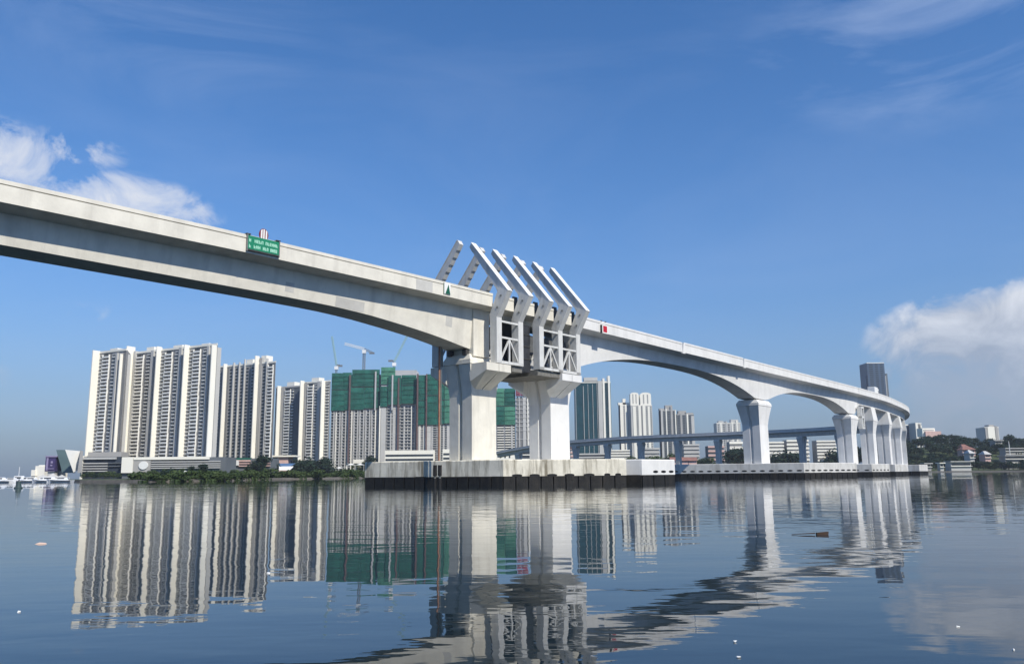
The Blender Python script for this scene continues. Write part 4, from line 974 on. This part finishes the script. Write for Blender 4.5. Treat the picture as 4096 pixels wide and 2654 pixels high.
# ------------------------------------------------------------------ trees
def crown_mesh(name, seed, w, h, n, leaf, mt, lobes=9, low=.25):
    rg = random.Random(seed); mb = MB()
    L = []
    for k in range(lobes):
        a = rg.uniform(0, 2*PI); rr = rg.uniform(.10,.62)*w/2; z = h*rg.uniform(low+.10, .82)
        L.append((math.cos(a)*rr, math.sin(a)*rr, z, rg.uniform(.20,.34)*w, rg.uniform(.13,.24)*h))
    L.append((0,0,h*.78,.24*w,.22*h))
    for i in range(n):
        x0,y0,z0,rx,rz_ = rg.choice(L)
        u = Vector((rg.gauss(0,1),rg.gauss(0,1),rg.gauss(0,1))).normalized()*(rg.random()**.33)
        c = Vector((x0+u.x*rx, y0+u.y*rx, z0+u.z*rz_))
        nrm = (u+Vector((rg.uniform(-.8,.8),rg.uniform(-.8,.8),rg.uniform(-.3,.9)))).normalized()
        a = nrm.orthogonal().normalized(); b = nrm.cross(a); t = rg.uniform(0,PI); a, b = a*math.cos(t)+b*math.sin(t), b*math.cos(t)-a*math.sin(t)
        s = leaf*rg.uniform(.6,1.25)
        mb.add([tuple(c-a*s*.5), tuple(c+b*s*.38), tuple(c+a*s*.5), tuple(c-b*s*.38)], [(0,1,2,3)])
    return mb.mesh(name, mt, fix=False), L
def trunk_mesh(seed, w, h, L):
    rg = random.Random(seed); mb = MB()
    mb.tube((0,0,-.8),(0,0,h*.34),.035*h,7,.024*h)
    for (x,y,z,rx,rz_) in L[:6]: mb.tube((0,0,h*.33),(x*.8,y*.8,z),.018*h,5,.006*h)
    return mb.mesh('trunk', M['trunk'])
KINDS = []
for k,(w,h,n,lf,mt) in enumerate(((9,9,620,.95,'leaf'),(7.5,10,560,.9,'leaf'),(10.5,8,640,.95,'leaf_dark'),(8,11,620,.95,'leaf_dark'),(11,12,760,1.05,'leaf_dark'))):
    cm, L = crown_mesh('crown', 40+k, w, h, n, lf, M[mt]); KINDS.append((cm, trunk_mesh(60+k,w,h,L), w, h))
bush, _ = crown_mesh('crown', 77, 5, 3.2, 360, .7, M['leaf'], 8, .02)
def tree(px, D, ytop, label, group, kind=None, zg=None, wide=1.0, name='tree', cat='tree'):
    rg = random.Random(int(px*13+D)); zg = ground_z(px,D) if zg is None else zg
    H = max(1.5, hz(px,ytop,D)-zg)
    cm, tm, w, h = KINDS[rg.randrange(len(KINDS)) if kind is None else kind]
    o = thing(name, label, cat, (gx(px,D),D,zg), rg.uniform(0,6.28), group, local=True)
    s = H/h; sx = s*wide*rg.uniform(.9,1.15)
    inst(tm, 'trunk', o, sc=(s,s,s)); inst(cm, 'crown', o, sc=(sx,sx*rg.uniform(.9,1.1),s))
    return o
rg = random.Random(11)
belt = 'leafy green tree in the low belt along the left shore'
def row(n, x0, x1, d0, d1, y0, y1, label, group, wide=1.15, kinds=(0,1,2)):
    for i in range(n):
        px = x0+(x1-x0)*(i+rg.uniform(.15,.85))/n
        tree(px, rg.uniform(d0,d1), rg.uniform(y0,y1), label+(', '+ORD[i]+' from left' if n > 1 else ''), group, kind=rg.choice(kinds), wide=wide)
row(9, 322, 480, 500, 528, 1880, 1893, 'small dark tree in front of the leftmost car park podium', 'small trees below the car park', 1.3)
row(13, 555, 800, 452, 478, 1868, 1886, 'leafy green tree in front of the banded parking decks', 'trees in front of the parking decks', 1.3)
row(3, 760, 835, 470, 490, 1848, 1858, 'taller dark tree standing up over the banded parking decks', 'taller trees at the parking decks', 1.0, (3,))
row(9, 800, 970, 470, 500, 1868, 1888, 'yellowish green tree on the bank below the glazed bays', 'trees below the glazed bays', 1.3, (0,1))
row(9, 960, 1095, 590, 620, 1826, 1862, 'large leafy tree left of the blue roofed shed', 'large trees left of the blue roof', 1.1, (2,3,4))
tree(1048, 600, 1814, 'tallest broad tree on the left shore, rising before the right end of the striped slab', None, kind=4, wide=1.2)
row(11, 1085, 1330, 700, 728, 1822, 1842, 'dark green tree in the long even row below the small apartment towers', 'tree row below the small towers', 1.1, (2,3,4))
row(10, 1180, 1330, 705, 730, 1868, 1888, 'low tree on the bank right of the blue roofed shed', 'low trees right of the blue roof', 1.4)
row(11, 1320, 1462, 755, 775, 1868, 1888, 'low olive tree on the bank beside the big pile cap', 'low trees beside the pile cap', 1.4, (0,1))
tree(1480, 790, 1818, 'round dark tree peeping over the left end of the big pile cap', None, kind=4, wide=.95)
row(4, 1405, 1540, 795, 810, 1828, 1850, 'small tree before the white podiums of the building site', 'trees before the white podiums', 1.1)
# low bushes along the water's edge
for i in range(130):
    px = 540+920*(i+rg.uniform(.1,.9))/130
    Dd = interp([(320,330),(600,285),(900,300),(1000,340),(1130,400),(1450,450)], px)*rg.uniform(1.0,1.10)
    o = thing('bush', 'low green bush on the left shore at the water', 'bush', (gx(px,Dd),Dd,1.1), rg.uniform(0,6), 'bushes along the left shore', local=True)
    s = rg.uniform(.55,1.35)*(1 if px < 1000 else 1.25); inst(bush, 'crown', o, sc=(s*1.2,s*1.2,s*rg.uniform(.7,1.1)))
row(9, 2515, 2700, 790, 812, 1800, 1830, 'green tree under the return leg behind the white concrete block', 'trees behind the white block', 1.15)
row(8, 2700, 2850, 800, 830, 1812, 1840, 'green tree near the red roofed stalls under the return leg', 'trees near the red roofed stalls', 1.2)
row(6, 2918, 2985, 790, 812, 1778, 1800, 'tall dark tree left of the tall flared pier', 'tall trees beside the flared pier', 1.1, (2,3,4))
row(8, 3075, 3215, 790, 815, 1796, 1830, 'dark tree before the white banded blocks right of the flared pier', 'dark trees before the banded blocks', 1.15, (2,3,4))
row(7, 3330, 3560, 790, 860, 1760, 1800, 'dark tall tree glimpsed between the close row of piers', 'trees behind the close row of piers', 1.2, (2,3,4))
hl = 'dark green tree in the wood on the right-hand hillside'
for (n, d0, d1, a, b, up_) in ((34,742,775,3570,4180,9),(34,780,815,3565,4180,10.5),(30,820,855,3560,4190,11),(30,860,900,3560,4190,11),(30,905,950,3555,4200,11.5)):
    for i in range(n):
        px = a+(b-a)*(i+rg.uniform(.1,.9))/n; D_ = rg.uniform(d0,d1)
        if px > 3840 and d1 <= 815 and rg.random() < .45: continue
        zg = ground_z(px,D_); Hh = up_*rg.uniform(.75,1.15)
        cm, tm, w, h = KINDS[rg.choice((2,3,4))]
        o = thing('tree', hl, 'tree', (gx(px,D_),D_,zg-.3), rg.uniform(0,6.28), 'trees of the hillside wood', local=True)
        s = Hh/h; inst(tm,'trunk',o,sc=(s,s,s)); inst(cm,'crown',o,sc=(s*1.25,s*1.25,s))
tree(3838, 900, 1736, 'highest tree of the ridge line, left of the terracotta house', None, kind=3, wide=1.3)
tree(4052, 880, 1734, 'big round dark tree standing above the ridge at the right edge', None, kind=4, wide=1.05)
row(10, 3930, 4130, 736, 748, 1842, 1868, 'low tree at the water below the right-hand flats', 'low trees at the right-hand water edge', 1.3, (2,3))

# hillside houses
def house(label, px0, px1, D, ytop, ybot, roof, bands, wall='twr_white', hip=True, zoff=0, name='hill_house', th=10):
    x0, x1 = gx(px0,D), gx(px1,D); z1 = hz((px0+px1)/2,ytop,D); z0 = hz((px0+px1)/2,ybot,D)
    o = thing(name, label, 'house', ((x0+x1)/2,D,z0), 0, 'houses of the right-hand hill')
    q = MB(); q.box(x0,x1,D,D+th,z0-3,z1); q.build('wall', M[wall], o)
    for k in range(bands):
        zz = z0+(z1-z0)*(k+.35)/bands; q = MB(); q.box(x0+.5,x1-.5,D-.12,D+.1,zz,zz+(z1-z0)/bands*.42); q.build('window_band', M['recess'], o)
        q = MB(); q.box(x0-.5,x1+.5,D-1.2,D-.002,zz-.9,zz-.55); q.build('balcony', M['twr_white'], o)
    if hip:
        cx_ = (x0+x1)/2; cy_ = D+th/2; q = MB(); q.loft([[(x0-.8,D-1.4,z1+.01),(x1+.8,D-1.4,z1+.01),(x1+.8,D+th+.8,z1+.01),(x0-.8,D+th+.8,z1+.01)],[((x0+cx_)/2,cy_-.3,z1+3.2),((x1+cx_)/2,cy_-.3,z1+3.2),((x1+cx_)/2,cy_+.3,z1+3.2),((x0+cx_)/2,cy_+.3,z1+3.2)]])
        q.build('roof', M[roof], o)
    else:
        q = MB(); q.box(x0-1.0,x1+1.0,D-1.8,D+th+.8,z1+.01,z1+.7); q.build('roof', M[roof], o)
    return o
house('house with a terracotta hip roof halfway up the right hill', 3858, 3908, 812, 1797, 1812, 'red_roof', 1, 'pink_wall')
house('smaller house with a faded pink roof above the terracotta one', 3858, 3886, 830, 1788, 1797, 'red_roof', 1, 'pink_wall')
house('white flat roofed villa near the ridge below the lone white tower', 3992, 4020, 850, 1762, 1788, 'twr_mid', 2, 'twr_grey', False)
house('long low white pavilion at the water right of the last pile cap', 3806, 3886, 735, 1846, 1868, 'twr_mid', 1, 'twr_mid', False)
house('pale small house under trees right of the terracotta roof', 3885, 3902, 760, 1812, 1836, 'twr_mid', 1, 'twr_mid')
house('tiny pale boathouse at the water right of the outermost pile cap', 3762, 3776, 728, 1852, 1870, 'twr_white', 1, 'twr_mid', False, th=5)
house('small pale hut half hidden at the foot of the wood', 3700, 3726, 728, 1854, 1868, 'twr_mid', 1, 'twr_grey', False, th=5)
house('upper block of white banded flats at the right edge', 4030, 4110, 800, 1793, 1815, 'twr_mid', 2, 'twr_grey', False)
house('lower block of white banded flats at the right edge', 4026, 4120, 760, 1822, 1866, 'twr_mid', 3, 'twr_grey', False)
house('mauve plastered house among trees left of the banded flats', 3946, 3968, 770, 1816, 1832, 'twr_mid', 1, 'pink_wall')
o = thing('flagpole', 'white pole standing before the big round tree at the right edge', 'pole', (gx(4047,790),790,ground_z(4047,790)))
q = MB(); q.tube((gx(4047,790),790,ground_z(4047,790)),(gx(4047,790),790,hz(4047,1763,790)),.38,8,.25); q.build('pole', M['white'], o)

# shed with a blue roof, white tents on the left shore
o = thing('blue_roof_shed', 'open shed with a blue and white sheet roof among the left shore trees', 'shed', (gx(1135,640),640,2))
x0,x1 = gx(1093,640),gx(1178,640); za,zb_,zc = hz(1135,1852,640),hz(1135,1866,640),hz(1135,1880,640)
q = MB(); q.loft([[(x0,636,zb_),(x0,642,za),(x0,648,zb_)],[(x1-3,636,zb_),(x1,642,za),(x1-3,648,zb_)]]); q.build('blue_roof', M['blue_roof'], o)
q = MB(); q.hexa([(x0-.3,633,zc),(x1-2,633,zc),(x1,636,zb_),(x0-.3,636,zb_),(x0-.3,633,zc+.3),(x1-2,633,zc+.3),(x1,636,zb_+.3),(x0-.3,636,zb_+.3)]); q.build('white_awning', M['white'], o)
for t in (.02,.25,.5,.75,.96):
    q = MB(); q.tube((x0+(x1-3-x0)*t,633.5,2),(x0+(x1-3-x0)*t,633.5,zc),.14,6); q.build('post', M['white'], o)
def tent(px0, px1, D, ytop, label, h=None):
    x0,x1 = gx(px0,D),gx(px1,D); zt_ = hz((px0+px1)/2,ytop,D); c = (x0+x1)/2
    o = thing('white_tent', label, 'tent', (c,D,2), 0, 'white tents on the left shore')
    ze = max(3.4,zt_-(x1-x0)*.18); q = MB(); w = (x1-x0)/2
    q.loft([[(c+sx*w*k,D+sy*3.5*k,ze+(zt_-ze)*(1-k)**1.5) for sx,sy in ((-1,-1),(1,-1),(1,1),(-1,1))] for k in (1,.65,.3,.05)]); q.build('membrane', M['white'], o)
    for sx in (-1,1):
        for sy in (-1,1):
            q = MB(); q.tube((c+sx*w*.95,D+sy*3.3,1.8),(c+sx*w*.95,D+sy*3.3,ze),.12,6); q.build('pole', M['white'], o)
tent(680,790,470,1879,'long white tent roof on the bank before the parking decks')
tent(1386,1422,750,1852,'white tent left of the big pile cap')
tent(1422,1458,752,1852,'white tent touching the left end of the big pile cap in view')
tent(1340,1372,752,1866,'small grey white tent further left of the big pile cap')
tent(1296,1310,742,1862,'tiny white tent right of the tree row')
tent(910,940,466,1894,'small white tent low at the bank below the glazed bays')

# ------------------------------------------------------------------ boats, buoy, floating scraps
def boat(px, D, Lb, label, hgt=2.2, rz=0, kind=0):
    D *= .70; Lb *= .70; hgt *= .8
    o = thing('motor_boat', label, 'boat', (gx(px,D),D,WL), rz, 'boats moored at the marina', local=True)
    a = Lb/2; b = Lb*.16
    q = MB(); st = []
    for t,w,z in ((-1,.82,.9),(-.4,1,.85),(.3,.9,1.0),(.75,.5,1.2),(1,.06,1.4)):
        st.append([(a*t,-b*w,z),(a*t*.96,-b*w*.6,-.3),(a*t*.96,b*w*.6,-.3),(a*t,b*w,z)])
    q.loft(st); q.build('hull', M['hull_white'], o)
    q = MB(); q.hexa([(-a*.55,-b*.7,.86),(a*.30,-b*.7,.9),(a*.30,b*.7,.9),(-a*.55,b*.7,.86),(-a*.45,-b*.6,.9+hgt*.6),(a*.12,-b*.6,.9+hgt*.6),(a*.12,b*.6,.9+hgt*.6),(-a*.45,b*.6,.9+hgt*.6)]); cb = q.build('cabin', M['hull_white'], o)
    q = MB(); q.box(-a*.40,a*.10,-b*.68,b*.68,1.15+hgt*.12,1.15+hgt*.36); q.build('window', M['boat_dark'], cb)
    q = MB(); q.box(-a*.9,a*.6,-b*.97,b*.97,.45,.62); q.build('rubbing_strake', M['boat_dark'], o)
    if kind: q = MB(); q.tube((-a*.2,0,1.0+hgt*.6),(-a*.2,0,1.0+hgt*.6+3.5),.09,6); q.build('mast', M['white'], o)
for px,D_,L_,hh,rz,kd,lb in ((8,455,15,2.4,0.1,0,'white motor boat cut by the left edge of the picture'),(40,470,13,2.0,3.2,0,'second white motor boat from the left edge'),(62,500,11,2.0,0.2,0,'small white boat behind the dark buoy, on its left'),
    (84,480,14,3.6,0.0,1,'taller white boat with a stub mast right of the dark buoy'),(104,470,10,2.4,3.0,0,'short white boat left of the cream building'),(134,462,13,2.2,0.15,0,'white boat with dark strake below the cream building'),
    (172,455,12,2.0,3.1,0,'low white boat below the peaked tents'),(205,452,15,2.4,0.05,0,'long white boat below the purple hoarding'),(240,450,14,1.8,3.2,0,'low cream boat ending at the grassy bank')):
    boat(px, D_, L_, lb, hh, rz, kd)
o = thing('marina_pier', 'low grey breakwater behind the moored boats at the left edge', 'breakwater', (gx(60,640),640,WL)); o['group'] = 'breakwater'
q = MB(); q.hexa([(gx(-400,640),636,-1),(gx(150,640),636,-1),(gx(150,640),644,-1),(gx(-400,640),644,-1),(gx(-400,640),638,2.5),(gx(150,640),638,2.5),(gx(150,640),642,2.5),(gx(-400,640),642,2.5)]); q.build('stone_bank', M['stone'], o)
del o['group']
o = thing('channel_buoy', 'dark conical channel buoy floating before the marina boats at the left', 'buoy', (gx(77,142),142,WL)); bx0, by0 = gx(77,142), 142
q = MB(); ring = lambda r,z: [(bx0+math.cos(a*PI/8)*r*.66, by0+math.sin(a*PI/8)*r*.66, WL+z*.6) for a in range(16)]
q.loft([ring(.95,-.4),ring(1.0,.15),ring(.95,.35)]); q.build('float_ring', M['buoy'], o)
q = MB(); q.loft([ring(.75,.352),ring(.45,1.9)]); q.build('body', M['buoy'], o)
q = MB(); q.loft([ring(.12,1.903),ring(.12,2.5)]); q.build('lantern', M['boat_dark'], o)
def on_water(px, py):
    d = cam_dir(px, py); t = (WL-CAM_H)/d.z; return (d.x*t, d.y*t)
x,y = on_water(3288,2137); o = thing('driftwood', 'dark brown block of driftwood with a thin stick floating on the right-hand water', 'driftwood', (x,y,WL))
k_ = .48
q = MB(); q.hexa([(x+a*k_,y+b*k_,WL+c*k_) for a,b,c in ((-.32,-.10,-.05),(.30,-.12,-.05),(.33,.12,-.05),(-.30,.10,-.05),(-.30,-.09,.12),(.34,-.10,.17),(.31,.10,.16),(-.31,.09,.11))]); q.build('block', M['wood'], o)
q = MB(); q.tube((x-.18,y,WL+.04),(x-.78,y+.06,WL+.015),.016,6,.007); q.build('stick', M['wood'], o)
x,y = on_water(165,2174); q = hull([(x+a*.5,y+b*.5,WL+z*.4) for a,b,z in ((-.32,-.1,-.02),(.33,-.08,-.02),(.25,.14,-.02),(-.2,.12,-.02),(-.1,0,.10),(.2,.03,.07))])
o = thing('plastic_scrap', 'flat beige plastic scrap floating at the left', 'scrap', (x,y,WL)); q.build('sheet', M['beige'], o)
for px,py,lb in ((2942,2566,'white plastic cup floating low in the centre right foreground'),(2955,2628,'white foam piece floating nearest the bottom edge'),(3832,2506,'white foam piece floating at the right, upper of two'),(4056,2598,'white foam piece floating at the right edge, lower of two'),(77,2447,'small white foam piece floating at the left edge'),(1075,2292,'tiny white foam piece floating among the tower reflections')):
    x,y = on_water(px,py); s = .024*math.hypot(x,y)/13+.006
    o = thing('foam_scrap', lb, 'litter', (x,y,WL), 0, 'white litter afloat')
    rr = random.Random(px); q = hull([(x+rr.uniform(-1,1)*s,y+rr.uniform(-1,1)*s*.8,WL+rr.uniform(-.3,.7)*s) for _ in range(16)]); q.build('foam_piece', M['foam'], o)

# ------------------------------------------------------------------ air
HAZE = 0.000085
hm = bpy.data.materials.new('thin sea haze'); hm.use_nodes = True; N = NT(hm.node_tree)
pv = N.n('ShaderNodeVolumePrincipled'); pv.inputs['Color'].default_value = (0.80, 0.88, 1.0, 1); pv.inputs['Density'].default_value = HAZE; pv.inputs['Anisotropy'].default_value = 0.0
oo = N.n('ShaderNodeOutputMaterial'); N.put(oo.inputs['Volume'], pv.outputs[0])
q = MB(); q.box(-3100,3100,-500,3300,-4,300)
tag(q.build('haze', hm), kind='stuff')
